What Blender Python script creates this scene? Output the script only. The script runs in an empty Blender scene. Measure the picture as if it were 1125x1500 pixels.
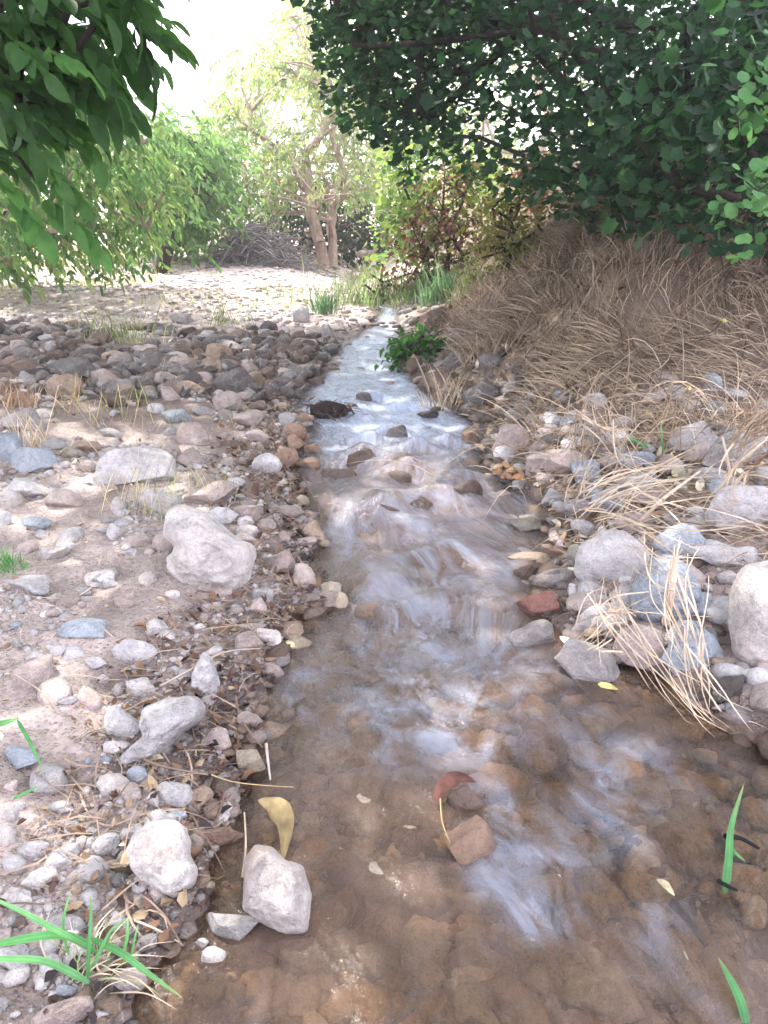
import bpy, bmesh, math, random
import numpy as np
from mathutils import Vector, Matrix
R = math.radians
random.seed(7)
rng = np.random.default_rng(7)
scene = bpy.context.scene
COL = scene.collection

# ---------------------------------------------------------------- camera, sky, sun, exposure
CAM = np.array([0.0, 0.0, 1.15]); PITCH = R(20.0); FPX = 1130.0
cam_data = bpy.data.cameras.new('camera'); cam = bpy.data.objects.new('camera', cam_data); COL.objects.link(cam)
cam.location = CAM; cam.rotation_euler = (R(90) - PITCH, 0, 0)
cam_data.sensor_fit = 'VERTICAL'; cam_data.angle = 2 * math.atan(750 / FPX)
cam_data.clip_start = 0.05; cam_data.clip_end = 600
scene.camera = cam
SUN_AZ, SUN_EL = -46.0, 60.0
S = Vector((math.sin(R(SUN_AZ)) * math.cos(R(SUN_EL)), math.cos(R(SUN_AZ)) * math.cos(R(SUN_EL)), math.sin(R(SUN_EL))))
world = bpy.data.worlds.new('World'); scene.world = world; world.use_nodes = True
wn = world.node_tree.nodes; wl = world.node_tree.links
bgn = wn['Background']; bgn.inputs['Strength'].default_value = 0.15
sky = wn.new('ShaderNodeTexSky'); sky.sky_type = 'NISHITA'; sky.sun_disc = False
sky.sun_elevation = R(SUN_EL); sky.sun_rotation = R(SUN_AZ); sky.dust_density = 4.0; sky.air_density = 1.0
hz = wn.new('ShaderNodeMix'); hz.data_type = 'RGBA'; hz.inputs[0].default_value = 0.62
hz.inputs[7].default_value = (13.7, 13.1, 14.3, 1)           # thin bright cloud veil mixed into the sky
wl.new(sky.outputs[0], hz.inputs[6]); wl.new(hz.outputs[2], bgn.inputs['Color'])
sun_d = bpy.data.lights.new('sun', 'SUN'); sun_d.energy = 2.8; sun_d.angle = R(0.6); sun_d.color = (1.0, 0.95, 0.87)
sun = bpy.data.objects.new('sun', sun_d); COL.objects.link(sun)
sun.rotation_euler = S.to_track_quat('Z', 'Y').to_euler(); sun.location = (0, 0, 30)
vs = scene.view_settings; vs.view_transform = 'Standard'; vs.look = 'None'; vs.gamma = 1.0; vs.exposure = 1.55
scene.cycles.max_bounces = 6; scene.cycles.transparent_max_bounces = 12
scene.cycles.caustics_reflective = False; scene.cycles.caustics_refractive = False
scene.cycles.sample_clamp_indirect = 4.0

# ---------------------------------------------------------------- noise
def _h(ix, iy, iz, seed):
    n = (ix.astype(np.int64) * 374761393 + iy.astype(np.int64) * 668265263 + iz.astype(np.int64) * 2147483647 + seed * 974634777) & 0xffffffff
    n = ((n ^ (n >> 13)) * 1274126177) & 0xffffffff
    n = ((n ^ (n >> 16)) * 2246822519) & 0xffffffff
    return ((n ^ (n >> 15)) & 0xffffff) / float(0xffffff) * 2 - 1
def vn(x, y, z, seed=0):
    x, y, z = np.broadcast_arrays(np.asarray(x, float), np.asarray(y, float), np.asarray(z, float))
    fx, fy, fz = np.floor(x), np.floor(y), np.floor(z)
    ix, iy, iz = fx.astype(np.int64), fy.astype(np.int64), fz.astype(np.int64)
    tx, ty, tz = x - fx, y - fy, z - fz
    tx, ty, tz = [t * t * t * (t * (t * 6 - 15) + 10) for t in (tx, ty, tz)]
    r = 0
    for a in (0, 1):
        wa = tx if a else 1 - tx
        for b in (0, 1):
            wb = ty if b else 1 - ty
            for c in (0, 1):
                r = r + wa * wb * (tz if c else 1 - tz) * _h(ix + a, iy + b, iz + c, seed)
    return r
def fbm(x, y, z=0.0, seed=0, oc=3, g=.5):
    r = 0; a = 1; f = 1; t = 0
    for o in range(oc):
        r = r + a * vn(np.asarray(x) * f + 17.3 * o, np.asarray(y) * f - 9.1 * o, np.asarray(z) * f + 4.7 * o, seed + o); t += a; a *= g; f *= 2.03
    return r / t * 1.6
def sstep(a, b, x):
    t = np.clip((x - a) / (b - a), 0, 1); return t * t * (3 - 2 * t)

# ---------------------------------------------------------------- pixel rays (photograph 1125 x 1500)
def ray(u, v):
    a = (u - 562.5) / FPX; b = (v - 750) / FPX
    return np.array([a, math.cos(PITCH) - b * math.sin(PITCH), -math.sin(PITCH) - b * math.cos(PITCH)])
def at(u, v, depth): return CAM + ray(u, v) * depth
def proj(P):
    P = np.asarray(P) - CAM
    zc = P[..., 1] * math.cos(PITCH) - P[..., 2] * math.sin(PITCH)
    yc = P[..., 1] * math.sin(PITCH) + P[..., 2] * math.cos(PITCH)
    zs = np.where(zc > .05, zc, .05)
    return 562.5 + P[..., 0] / zs * FPX, 750 - yc / zs * FPX, zc
def zw(y):                                   # water level climbs upstream through the riffle
    return np.interp(y, [-50, 1.9, 3.0, 4.0, 6.5, 9, 13, 60], [0, 0, .025, .075, .17, .22, .26, .26])
def march(fn, u, v, tmax=60):
    d = ray(u, v); t = np.geomspace(.4, tmax, 900)
    P = CAM + d * t[:, None]
    g = P[:, 2] - fn(P[:, 0], P[:, 1])
    k = np.argmax(g < 0)
    if g[k] >= 0: return CAM + d * tmax, tmax
    w = g[k - 1] / (g[k - 1] - g[k]); tt = t[k - 1] + w * (t[k] - t[k - 1])
    return CAM + d * tt, tt
edge_l = [(470, 545), (485, 535), (500, 503), (520, 488), (545, 474), (575, 445), (600, 430), (620, 455), (650, 440), (690, 432), (720, 442), (750, 446), (790, 462), (840, 470), (880, 500), (905, 452), (940, 430), (980, 395), (1020, 378), (1060, 372), (1100, 370), (1150, 372), (1200, 350), (1260, 320), (1330, 305), (1370, 262), (1420, 228), (1500, 178), (1600, 120)]
edge_r = [(470, 588), (485, 590), (500, 587), (520, 583), (545, 600), (575, 632), (600, 668), (620, 700), (650, 712), (680, 706), (710, 745), (740, 800), (770, 800), (800, 815), (840, 800), (880, 800), (920, 820), (960, 880), (1000, 950), (1040, 1030), (1080, 1110), (1120, 1200), (1180, 1380), (1260, 1600), (1400, 2000)]
def world_edge(e):
    pts = []
    for v, u in e:
        P, t = march(lambda x, y: zw(y), u, v); pts.append((P[1], P[0]))
    pts.sort(); return np.array(pts)
EL, ER = world_edge(edge_l), world_edge(edge_r)
yt = EL[-1, 0]
EL = np.vstack([[[-30, -1.0], [-2, -.75]], EL, [[yt + 1.2, EL[-1, 1] + .1], [yt + 3, EL[-1, 1] - .5], [yt + 6, EL[-1, 1] - .3], [60, EL[-1, 1]]]])
yr = ER[-1, 0]
ER = np.vstack([[[-30, 1.8], [-2, 1.5]], ER, [[yr + 1.2, ER[-1, 1] + .0], [yr + 3, ER[-1, 1] - .75], [yr + 6, ER[-1, 1] - .6], [60, ER[-1, 1] - .4]]])
def Lx(y): return np.interp(y, EL[:, 0], EL[:, 1])
def Rx(y): return np.interp(y, ER[:, 0], ER[:, 1])
def slope_e(x, y):                            # distance up the right-hand bank
    foot_x = np.maximum(Rx(y) + .22, np.interp(y, [3.6, 4.0, 4.65, 5.7, 6.9, 9, 12], [.95, .75, .60, .48, .50, .70, .9]))
    e1 = x - foot_x
    e2 = (y - (3.5 + .16 * x)) * .9
    return np.minimum(e1, np.maximum(e2, -1) + 0 * x)
def Hb(x, y):
    x = np.asarray(x, float); y = np.asarray(y, float)
    wob = .045 * vn(x * 4.3, y * 4.3, 0, 3) + .028 * vn(x * 12, y * 12, 0, 4) + .012 * vn(x * 31, y * 31, 0, 6)
    w = zw(y); dl = x - Lx(y) + wob; dr = Rx(y) - x + wob
    ins = np.minimum(dl, dr)
    end = sstep(12.0, 16.0, y)
    depth = -.02 - .095 * (1 - np.exp(-np.maximum(ins, 0) / .22)) * (1 - .35 * sstep(2.8, 3.6, y)) 
    el = np.maximum(-dl, 0); er = np.maximum(-dr, 0)
    left = .045 * (1 - np.exp(-el / .11)) + np.minimum(.035 * el, .10) + .07 * np.exp(-((y - 5.9) / .8) ** 2) * sstep(.1, .8, el) + np.minimum(np.maximum(y - 9, 0), 9) * .034 * sstep(0, 1.5, el)
    right = .05 * (1 - np.exp(-er / .07)) + .16 * sstep(0, .9, er) + np.minimum(.03 * er, .3)
    se = slope_e(x, y); sl = np.where(er > 0, np.maximum(se, 0), 0)
    right = right + (.17 * vn(x * 1.5, y * 1.5, 0, 15) + .07 * vn(x * 4, y * 4, 0, 16)) * sstep(.1, .8, sl)
    top = 1.75
    right = right + np.where(sl > 0, top * (1 - np.exp(-(sl * .62 + .25 * sl * sl) / top)), 0) + np.maximum(y - 9, 0) * .03 * sstep(0, 1, er)
    z = w + np.where(ins > 0, depth, np.where(dl <= 0, left, right))
    far = np.maximum(y - 30, 0)
    z = z + .05 * far * sstep(0, 6, far)
    z = z + np.minimum(np.maximum(np.abs(x + 1) - 12, 0), 20) * .06 * sstep(6, 14, y)
    return z
def H(x, y):
    z = Hb(x, y)
    r = np.hypot(x, y)
    n = .016 * fbm(x * 3.1, y * 3.1, 0, 11, 4) + .05 * vn(x * .7, y * .7, 0, 12) * sstep(2, 7, r)
    n = n + .008 * fbm(x * 14, y * 14, 0, 13, 3)
    return z + n * np.where((x > Lx(y)) & (x < Rx(y)), .8, 1.0)
def G(u, v): return march(H, u, v)

# ---------------------------------------------------------------- mesh and tag helpers
def mesh(name, V, F, mat, col=None, smooth=True, uv=None, attrs=None):
    me = bpy.data.meshes.new(name); V = np.asarray(V, dtype=np.float32)
    Fs = F if isinstance(F, list) else [F]
    Fs = [np.asarray(f, dtype=np.int32) for f in Fs if len(f)]
    me.vertices.add(len(V)); me.vertices.foreach_set('co', V.ravel())
    tot = np.concatenate([np.full(len(f), f.shape[1], np.int32) for f in Fs]); idx = np.concatenate([f.ravel() for f in Fs])
    me.loops.add(len(idx)); me.loops.foreach_set('vertex_index', idx)
    me.polygons.add(len(tot)); st = np.zeros(len(tot), np.int32); st[1:] = np.cumsum(tot)[:-1]
    me.polygons.foreach_set('loop_start', st)
    me.polygons.foreach_set('use_smooth', np.full(len(tot), smooth, dtype=bool))
    me.update(calc_edges=True); me.validate()
    if col is not None:
        a = me.color_attributes.new('Col', 'FLOAT_COLOR', 'POINT')
        c = np.ones((len(V), 4), np.float32); c[:, :3] = col; a.data.foreach_set('color', c.ravel())
    for k, val in (attrs or {}).items():
        a = me.attributes.new(k, 'FLOAT', 'POINT'); a.data.foreach_set('value', np.asarray(val, np.float32))
    if uv is not None:
        l = me.uv_layers.new(name='UVMap'); l.data.foreach_set('uv', np.asarray(uv, np.float32)[idx].ravel())
    if mat: me.materials.append(mat)
    return me
def link(name, me, parent=None):
    o = bpy.data.objects.new(name, me); COL.objects.link(o)
    if parent: o.parent = parent
    return o
def tag(o, label, cat, group=None, kind=None):
    o['label'] = label; o['category'] = cat
    if group: o['group'] = group
    if kind: o['kind'] = kind
    return o
def empty(name, loc, label, cat, group=None):
    o = bpy.data.objects.new(name, None); COL.objects.link(o); o.location = loc; o.empty_display_size = .05
    bpy.context.view_layer.update if 0 else None
    return tag(o, label, cat, group)
def part(name, V, F, mat, root, col=None, smooth=True):
    V = np.asarray(V, float) - np.array(root.location)
    return link(name, mesh(name, V, F, mat, col, smooth), root)

# ---------------------------------------------------------------- materials
def newmat(name):
    m = bpy.data.materials.new(name); m.use_nodes = True; nt = m.node_tree
    for n in list(nt.nodes): nt.nodes.remove(n)
    out = nt.nodes.new('ShaderNodeOutputMaterial')
    return m, nt, out
def N(nt, t, **kw):
    n = nt.nodes.new(t)
    for k, v in kw.items(): setattr(n, k, v)
    return n
def noise(nt, vec, scale, detail=4, rough=.6, dist=0):
    n = N(nt, 'ShaderNodeTexNoise'); n.inputs['Scale'].default_value = scale; n.inputs['Detail'].default_value = detail
    n.inputs['Roughness'].default_value = rough; n.inputs['Distortion'].default_value = dist
    if vec: nt.links.new(vec, n.inputs['Vector'])
    return n.outputs['Fac']
def ramp(nt, fac, stops):
    r = N(nt, 'ShaderNodeValToRGB'); e = r.color_ramp.elements
    while len(e) < len(stops): e.new(.5)
    for i, (p, c) in enumerate(stops):
        e[i].position = p; e[i].color = (c, c, c, 1) if isinstance(c, (int, float)) else (*c, 1)
    nt.links.new(fac, r.inputs['Fac']); return r.outputs['Color']
def mixc(nt, fac, a, b, mode='MIX'):
    n = N(nt, 'ShaderNodeMix', data_type='RGBA', blend_type=mode)
    for s, val in ((0, fac), (6, a), (7, b)):
        if isinstance(val, (int, float)): n.inputs[s].default_value = val
        elif isinstance(val, tuple): n.inputs[s].default_value = (*val, 1)
        else: nt.links.new(val, n.inputs[s])
    return n.outputs[2]
def mth(nt, op, a, b=None, clamp=False):
    n = N(nt, 'ShaderNodeMath', operation=op, use_clamp=clamp)
    for i, val in enumerate((a, b)):
        if val is None: continue
        if isinstance(val, (int, float)): n.inputs[i].default_value = val
        else: nt.links.new(val, n.inputs[i])
    return n.outputs[0]
def bump(nt, h, dist, strength=1.0, normal=None):
    b = N(nt, 'ShaderNodeBump'); b.inputs['Distance'].default_value = dist; b.inputs['Strength'].default_value = strength
    nt.links.new(h, b.inputs['Height'])
    if normal: nt.links.new(normal, b.inputs['Normal'])
    return b.outputs['Normal']
def principled(nt, out, col, rough, normal=None, spec=.4):
    p = N(nt, 'ShaderNodeBsdfPrincipled')
    for s, val in (('Base Color', col), ('Roughness', rough)):
        if isinstance(val, (int, float)): p.inputs[s].default_value = val
        elif isinstance(val, tuple): p.inputs[s].default_value = (*val, 1)
        else: nt.links.new(val, p.inputs[s])
    p.inputs['Specular IOR Level'].default_value = spec
    if normal: nt.links.new(normal, p.inputs['Normal'])
    nt.links.new(p.outputs[0], out.inputs['Surface']); return p

def mat_ground():
    m, nt, out = newmat('ground_dirt')
    pos = N(nt, 'ShaderNodeNewGeometry').outputs['Position']
    vc = N(nt, 'ShaderNodeVertexColor', layer_name='Col').outputs['Color']
    big = ramp(nt, noise(nt, pos, 2.2, 5), [(.3, .75), (.7, 1.2)])
    fine = ramp(nt, noise(nt, pos, 60, 6, .7), [(.3, .65), (.7, 1.3)])
    c = mixc(nt, 1, mixc(nt, 1, vc, big, 'MULTIPLY'), fine, 'MULTIPLY')
    vo = N(nt, 'ShaderNodeTexVoronoi'); vo.inputs['Scale'].default_value = 95; nt.links.new(pos, vo.inputs['Vector'])
    grit = ramp(nt, vo.outputs['Distance'], [(.05, 1), (.45, 0)])
    tint = mixc(nt, .5, vo.outputs['Color'], (.5, .5, .5))
    c = mixc(nt, mth(nt, 'MULTIPLY', grit, .55), c, mixc(nt, 1, mixc(nt, .6, c, (.42, .36, .34)), tint, 'OVERLAY'))
    wet = N(nt, 'ShaderNodeAttribute', attribute_name='wet').outputs['Fac']
    hgt = mth(nt, 'ADD', mth(nt, 'MULTIPLY', grit, .5), noise(nt, pos, 28, 7, .7))
    principled(nt, out, c, mth(nt, 'SUBTRACT', .95, mth(nt, 'MULTIPLY', wet, .5)), bump(nt, hgt, .012), .3)
    return m
def mat_rock(attr=False):
    m, nt, out = newmat('pebble_stone' if attr else 'rock_stone')
    pos = N(nt, 'ShaderNodeNewGeometry').outputs['Position']
    if attr:
        base = N(nt, 'ShaderNodeVertexColor', layer_name='Col').outputs['Color']; wet = N(nt, 'ShaderNodeAttribute', attribute_name='wet').outputs['Fac']
    else:
        oi = N(nt, 'ShaderNodeObjectInfo'); base = oi.outputs['Color']; wet = oi.outputs['Alpha']
        wet = mth(nt, 'SUBTRACT', 1, wet)
    n1 = noise(nt, pos, 9, 6, .62, .6); n2 = noise(nt, pos, 45, 8, .7); n3 = noise(nt, pos, 240, 4, .7)
    c = mixc(nt, 1, base, ramp(nt, n1, [(.28, .66), (.5, 1.03), (.72, 1.25)]), 'MULTIPLY')
    c = mixc(nt, 1, c, ramp(nt, n2, [(.3, .72), (.5, 1), (.7, 1.22)]), 'MULTIPLY')
    c = mixc(nt, 1, c, ramp(nt, n3, [(.3, .8), (.7, 1.18)]), 'MULTIPLY')
    # warm iron stain patches and pale mineral crust
    st = ramp(nt, noise(nt, pos, 5.5, 4, .6, 1.2), [(.56, 0), (.72, .45)])
    c = mixc(nt, st, c, mixc(nt, 1, c, (1.05, .78, .58), 'MULTIPLY'))
    cr = ramp(nt, noise(nt, pos, 16, 8, .75, .5), [(.60, 0), (.70, .5)])
    c = mixc(nt, cr, c, mixc(nt, .35, c, (.66, .63, .62)))
    c = mixc(nt, mth(nt, 'MULTIPLY', wet, .62), c, mixc(nt, 1, c, (.32, .27, .23), 'MULTIPLY'))
    ve = N(nt, 'ShaderNodeTexVoronoi', feature='DISTANCE_TO_EDGE'); ve.inputs['Scale'].default_value = 6.5
    dn = N(nt, 'ShaderNodeTexNoise'); dn.inputs['Scale'].default_value = 7; dn.inputs['Detail'].default_value = 5; nt.links.new(pos, dn.inputs['Vector'])
    nt.links.new(mixc(nt, .35, pos, dn.outputs['Color']), ve.inputs['Vector'])
    vein = mth(nt, 'MULTIPLY', ramp(nt, ve.outputs['Distance'], [(.0, .6), (.022, 0)]), ramp(nt, noise(nt, pos, 3.1, 2), [(.48, 0), (.58, 1)]))
    c = mixc(nt, vein, c, (.62, .58, .56))
    sp = ramp(nt, noise(nt, pos, 130, 3, .6), [(.62, 0), (.68, .55)]); c = mixc(nt, sp, c, mixc(nt, 1, c, (.35, .32, .30), 'MULTIPLY'))
    pit = N(nt, 'ShaderNodeTexVoronoi', feature='DISTANCE_TO_EDGE'); pit.inputs['Scale'].default_value = 14
    nt.links.new(mixc(nt, .12, pos, N(nt, 'ShaderNodeTexNoise').outputs['Color']), pit.inputs['Vector'])
    crk = ramp(nt, pit.outputs['Distance'], [(0, 0), (.05, 1)])
    h = mth(nt, 'ADD', mth(nt, 'ADD', mth(nt, 'MULTIPLY', n1, 1.0), mth(nt, 'MULTIPLY', n2, .55)), mth(nt, 'ADD', mth(nt, 'MULTIPLY', n3, .12), mth(nt, 'MULTIPLY', crk, .04)))
    principled(nt, out, c, mth(nt, 'SUBTRACT', .92, mth(nt, 'MULTIPLY', wet, .62)), bump(nt, h, .032), .4)
    return m
def mat_leaf(name, trans=.45, rough=.5):
    m, nt, out = newmat(name)
    vc = N(nt, 'ShaderNodeVertexColor', layer_name='Col').outputs['Color']
    pos = N(nt, 'ShaderNodeNewGeometry').outputs['Position']
    c = mixc(nt, 1, vc, ramp(nt, noise(nt, pos, 25, 3), [(.3, .8), (.7, 1.2)]), 'MULTIPLY')
    p = N(nt, 'ShaderNodeBsdfPrincipled'); nt.links.new(c, p.inputs['Base Color']); p.inputs['Roughness'].default_value = rough; p.inputs['Specular IOR Level'].default_value = .22
    t = N(nt, 'ShaderNodeBsdfTranslucent'); nt.links.new(mixc(nt, 1, c, (1.6, 1.7, 1.0), 'MULTIPLY'), t.inputs['Color'])
    mx = N(nt, 'ShaderNodeMixShader'); mx.inputs[0].default_value = trans
    nt.links.new(p.outputs[0], mx.inputs[1]); nt.links.new(t.outputs[0], mx.inputs[2]); nt.links.new(mx.outputs[0], out.inputs['Surface'])
    return m
def mat_bark(name, c0, c1, scale=14):
    m, nt, out = newmat(name)
    pos = N(nt, 'ShaderNodeNewGeometry').outputs['Position']
    mp = N(nt, 'ShaderNodeMapping'); mp.inputs['Scale'].default_value = (1, 1, .25); nt.links.new(pos, mp.inputs['Vector'])
    n = noise(nt, mp.outputs[0], scale, 7, .7, .4)
    c = ramp(nt, n, [(.3, c0), (.7, c1)])
    principled(nt, out, c, .9, bump(nt, n, .03), .2); return m
def mat_vcol(name, rough=.8, var=30):
    m, nt, out = newmat(name)
    vc = N(nt, 'ShaderNodeVertexColor', layer_name='Col').outputs['Color']
    pos = N(nt, 'ShaderNodeNewGeometry').outputs['Position']
    n = noise(nt, pos, var, 4)
    c = mixc(nt, 1, vc, ramp(nt, n, [(.3, .75), (.7, 1.25)]), 'MULTIPLY')
    principled(nt, out, c, rough, bump(nt, n, .004), .25); return m
def mat_water():
    m, nt, out = newmat('stream_water')
    uv = N(nt, 'ShaderNodeUVMap', uv_map='UVMap').outputs[0]
    pos = N(nt, 'ShaderNodeNewGeometry').outputs['Position']
    foam_sheen = N(nt, 'ShaderNodeAttribute', attribute_name='foam_sheen').outputs['Fac']
    turb = N(nt, 'ShaderNodeAttribute', attribute_name='turb').outputs['Fac']
    rip = N(nt, 'ShaderNodeAttribute', attribute_name='rip').outputs['Fac']
    def mapped(sx, sy):
        mp = N(nt, 'ShaderNodeMapping'); mp.inputs['Scale'].default_value = (sx, sy, 1); nt.links.new(uv, mp.inputs['Vector']); return mp.outputs[0]
    s1 = noise(nt, mapped(17, 7), 1, 6, .6, 1.0)
    s2 = noise(nt, mapped(48, 22), 1, 5, .65, .8)
    s3 = noise(nt, mapped(9, 3.2), 1, 4, .6, 1.2)
    streak = mth(nt, 'ADD', mth(nt, 'MULTIPLY', s1, .55), mth(nt, 'MULTIPLY', s2, .45))
    th = mth(nt, 'SUBTRACT', .66, mth(nt, 'MULTIPLY', foam_sheen, .27))
    fm = mth(nt, 'MULTIPLY', mth(nt, 'SUBTRACT', streak, th), 2.8, True)
    fm = mth(nt, 'MULTIPLY', fm, mth(nt, 'MULTIPLY', foam_sheen, .95, True), True)
    tb = mth(nt, 'ADD', turb, mth(nt, 'MULTIPLY', mth(nt, 'SUBTRACT', s3, .5), .55), True)
    tr = N(nt, 'ShaderNodeBsdfTransparent'); tr.inputs['Color'].default_value = (.90, .76, .58, 1)
    df = N(nt, 'ShaderNodeBsdfDiffuse'); nt.links.new(mixc(nt, s3, (.155, .105, .082), (.27, .195, .165)), df.inputs['Color'])
    m1 = N(nt, 'ShaderNodeMixShader'); nt.links.new(tb, m1.inputs[0]); nt.links.new(tr.outputs[0], m1.inputs[1]); nt.links.new(df.outputs[0], m1.inputs[2])
    veil = mth(nt, 'MULTIPLY', ramp(nt, noise(nt, mapped(9, 5), 1, 6, .62, .7), [(.40, 0), (.68, .42)]), mth(nt, 'MULTIPLY', foam_sheen, 1.6, True))
    fm = mth(nt, 'MAXIMUM', fm, veil)
    fd = N(nt, 'ShaderNodeBsdfDiffuse'); fd.inputs['Color'].default_value = (.44, .52, .68, 1)  # white water tint, bluish because it also stands for reflected sky
    m2 = N(nt, 'ShaderNodeMixShader'); nt.links.new(fm, m2.inputs[0]); nt.links.new(m1.outputs[0], m2.inputs[1]); nt.links.new(fd.outputs[0], m2.inputs[2])
    hh = mth(nt, 'MULTIPLY', mth(nt, 'ADD', s1, mth(nt, 'MULTIPLY', s2, .35)), rip)
    nrm = bump(nt, hh, .03)
    fr = N(nt, 'ShaderNodeFresnel'); fr.inputs['IOR'].default_value = 1.38; nt.links.new(nrm, fr.inputs['Normal'])
    gl = N(nt, 'ShaderNodeBsdfGlossy'); gl.inputs['Roughness'].default_value = .12; gl.inputs['Color'].default_value = (1, 1, 1, 1); nt.links.new(nrm, gl.inputs['Normal'])
    m3 = N(nt, 'ShaderNodeMixShader'); nt.links.new(mth(nt, 'MULTIPLY', fr.outputs[0], 1.15, True), m3.inputs[0]); nt.links.new(m2.outputs[0], m3.inputs[1]); nt.links.new(gl.outputs[0], m3.inputs[2])
    nt.links.new(m3.outputs[0], out.inputs['Surface']); return m
M_ground = mat_ground(); M_rock = mat_rock(); M_peb = mat_rock(True); M_water = mat_water()
M_leaf = mat_leaf('leaf_green'); M_leaf_thin = mat_leaf('leaf_thin', .55, .6); M_straw = mat_vcol('dry_straw', .8); M_litter = mat_vcol('leaf_litter', .85)
M_bark = mat_bark('bark_grey_pink', (.24, .17, .14), (.55, .42, .36)); M_darkbark = mat_bark('bark_dark', (.02, .016, .014), (.06, .05, .043)); M_brush = mat_bark('bark_brush', (.10, .09, .09), (.27, .25, .25)); M_pale = mat_bark('bark_pale', (.30, .27, .26), (.55, .50, .48))
# ---------------------------------------------------------------- ground
def lin(*c): return np.array(c, float)
def ground_color(x, y, z):
    n = fbm(x * 1.3, y * 1.3, 0, 31, 3); n2 = fbm(x * 6, y * 6, 0, 33, 3)
    w = zw(y); above = z - w; dl = x - Lx(y); dr = Rx(y) - x; ins = np.minimum(dl, dr); r = np.hypot(x, y)
    c = np.zeros(x.shape + (3,))
    dirt = lin(.46, .385, .36); pale = lin(.56, .47, .44); dark = lin(.10, .07, .058); bed = lin(.15, .10, .07); bank = lin(.24, .185, .14); grassy = lin(.20, .19, .10)
    mixf = lambda a, b, f: a * (1 - f[..., None]) + b * f[..., None]
    c[:] = dirt
    c = mixf(c, pale, sstep(6.6, 7.6, y + .6 * n))
    c = mixf(c, lin(.17, .125, .105), sstep(3.6, 4.6, y + .4 * n2) * (1 - sstep(6.4, 7.2, y + .5 * n)) * .8)  # dark soil, deepened to carry the shade on the rock band
    c = mixf(c, grassy, sstep(.1, .8, n + .6 * sstep(-3, -7, x)) * sstep(7.5, 10, y) * .5)
    c = mixf(c, bank, sstep(0, .3, np.where(x > Rx(y), slope_e(x, y) + .5, 0)))
    c = mixf(c, lin(.27, .21, .19), (sstep(.05, .3, -dr) * (1 - sstep(3.6, 4.4, y))) * .8)
    wet = 1 - sstep(.02, .075, above + .012 * n2)
    wet = np.maximum(wet, (1 - sstep(.03, .26, -dl + .12 * n)) * .8 * (y < 6) * (dl < 0))
    c = mixf(c, dark, wet * .85)
    c = mixf(c, bed, sstep(0, .05, ins))
    c = c * (1 + .18 * n2[..., None])
    return np.clip(c, .01, .9), wet
ang = np.concatenate([np.linspace(-180, -75, 40)[:-1], np.linspace(-75, -38, 70)[:-1], np.linspace(-38, 38, 520), np.linspace(38, 75, 70)[1:], np.linspace(75, 180, 40)[1:-1]])
rad = np.concatenate([[0.02, .2, .4], np.geomspace(.6, 16, 520), np.geomspace(16, 90, 70)[1:]])
A_, R_ = np.meshgrid(np.radians(ang), rad)
gx, gy = R_ * np.sin(A_), R_ * np.cos(A_)
gz = H(gx, gy)
gr = .5 * gz
na, nr = len(ang), len(rad)
ii, jj = np.meshgrid(np.arange(nr - 1), np.arange(na), indexing='ij')
F = np.stack([ii * na + jj, ii * na + (jj + 1) % na, (ii + 1) * na + (jj + 1) % na, (ii + 1) * na + jj], -1).reshape(-1, 4)
gc, gw = ground_color(gx, gy, gz)
g = link('ground', mesh('ground', np.stack([gx, gy, gz], -1).reshape(-1, 3), F, M_ground, gc.reshape(-1, 3), attrs={'wet': gw.ravel()}))
g['kind'] = 'structure'

# ---------------------------------------------------------------- stream water
def water_z(x, y, s, amp):
    a = vn(x * 3.2, y * 1.6, 0, 51) * .55 + vn(x * 7.5, y * 3.6, 1, 52) * .3 + vn(x * 17, y * 6, 2, 53) * .13
    return amp * a
ys = np.concatenate([np.linspace(-2, .7, 14)[:-1], np.geomspace(.7, 12.5, 900), np.linspace(12.5, 22, 40)[1:]])
ts = np.linspace(0, 1, 230)
YY, TT = np.meshgrid(ys, ts, indexing='ij')
LL, RR = Lx(YY) - .18, Rx(YY) + .18
XX = LL + (RR - LL) * TT
def rapid(x, y):
    m = sstep(2.5, 3.2, y) * (1 - .45 * sstep(7, 10, y))
    return m
rap = rapid(XX, YY); edge = np.minimum(XX - Lx(YY), Rx(YY) - XX); ef = sstep(0, .22, edge)
amp = (.005 + .036 * rap) * (.25 + .75 * ef)
wzv = zw(YY) + water_z(XX, YY, 0, amp)
# humps where the current climbs over sunken stones (x, y from the photograph's riffle)
humps = [(528, 668, .20, .05), (612, 650, .12, .05), (655, 640, .14, .04), (545, 740, .36, .06), (640, 735, .2, .05), (690, 700, .2, .05), (600, 770, .2, .04), (540, 640, .12, .05), (570, 625, .1, .05), (545, 575, .12, .05), (590, 590, .12, .03), (520, 600, .12, .03), (600, 690, .14, .05), (690, 1140, .05, .02), (500, 790, .15, .03), (660, 800, .2, .04), (560, 850, .14, .03), (640, 880, .16, .03)]
hump_pts = []
for (u, v, wd, hh) in humps:
    P, t = march(lambda x, y: zw(y), u, v); hump_pts.append((P[0], P[1], wd, hh))
    dx, dy = XX - P[0], YY - P[1]
    wzv += hh * np.exp(-(dx / wd) ** 2 * 2 - (dy / (wd * .55)) ** 2 * 2) * ef - .6 * hh * np.exp(-(dx / wd) ** 2 * 2 - ((dy + wd * .8) / (wd * .55)) ** 2 * 2) * ef
foam_sheen = rap * (.62 + .5 * vn(XX * 2.4, YY * 1.3, 3, 55) + .25 * vn(XX * 6, YY * 3, 3, 59) + .25 * sstep(4.2, 5.6, YY)) 
foam_sheen = foam_sheen + .5 * sstep(1.5, 2.5, YY) * (1 - .5 * sstep(2.6, 3.2, YY)) * (.5 + .9 * vn(XX * 3, YY * 1.5, 0, 58)) * sstep(.05, .3, edge)
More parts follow.
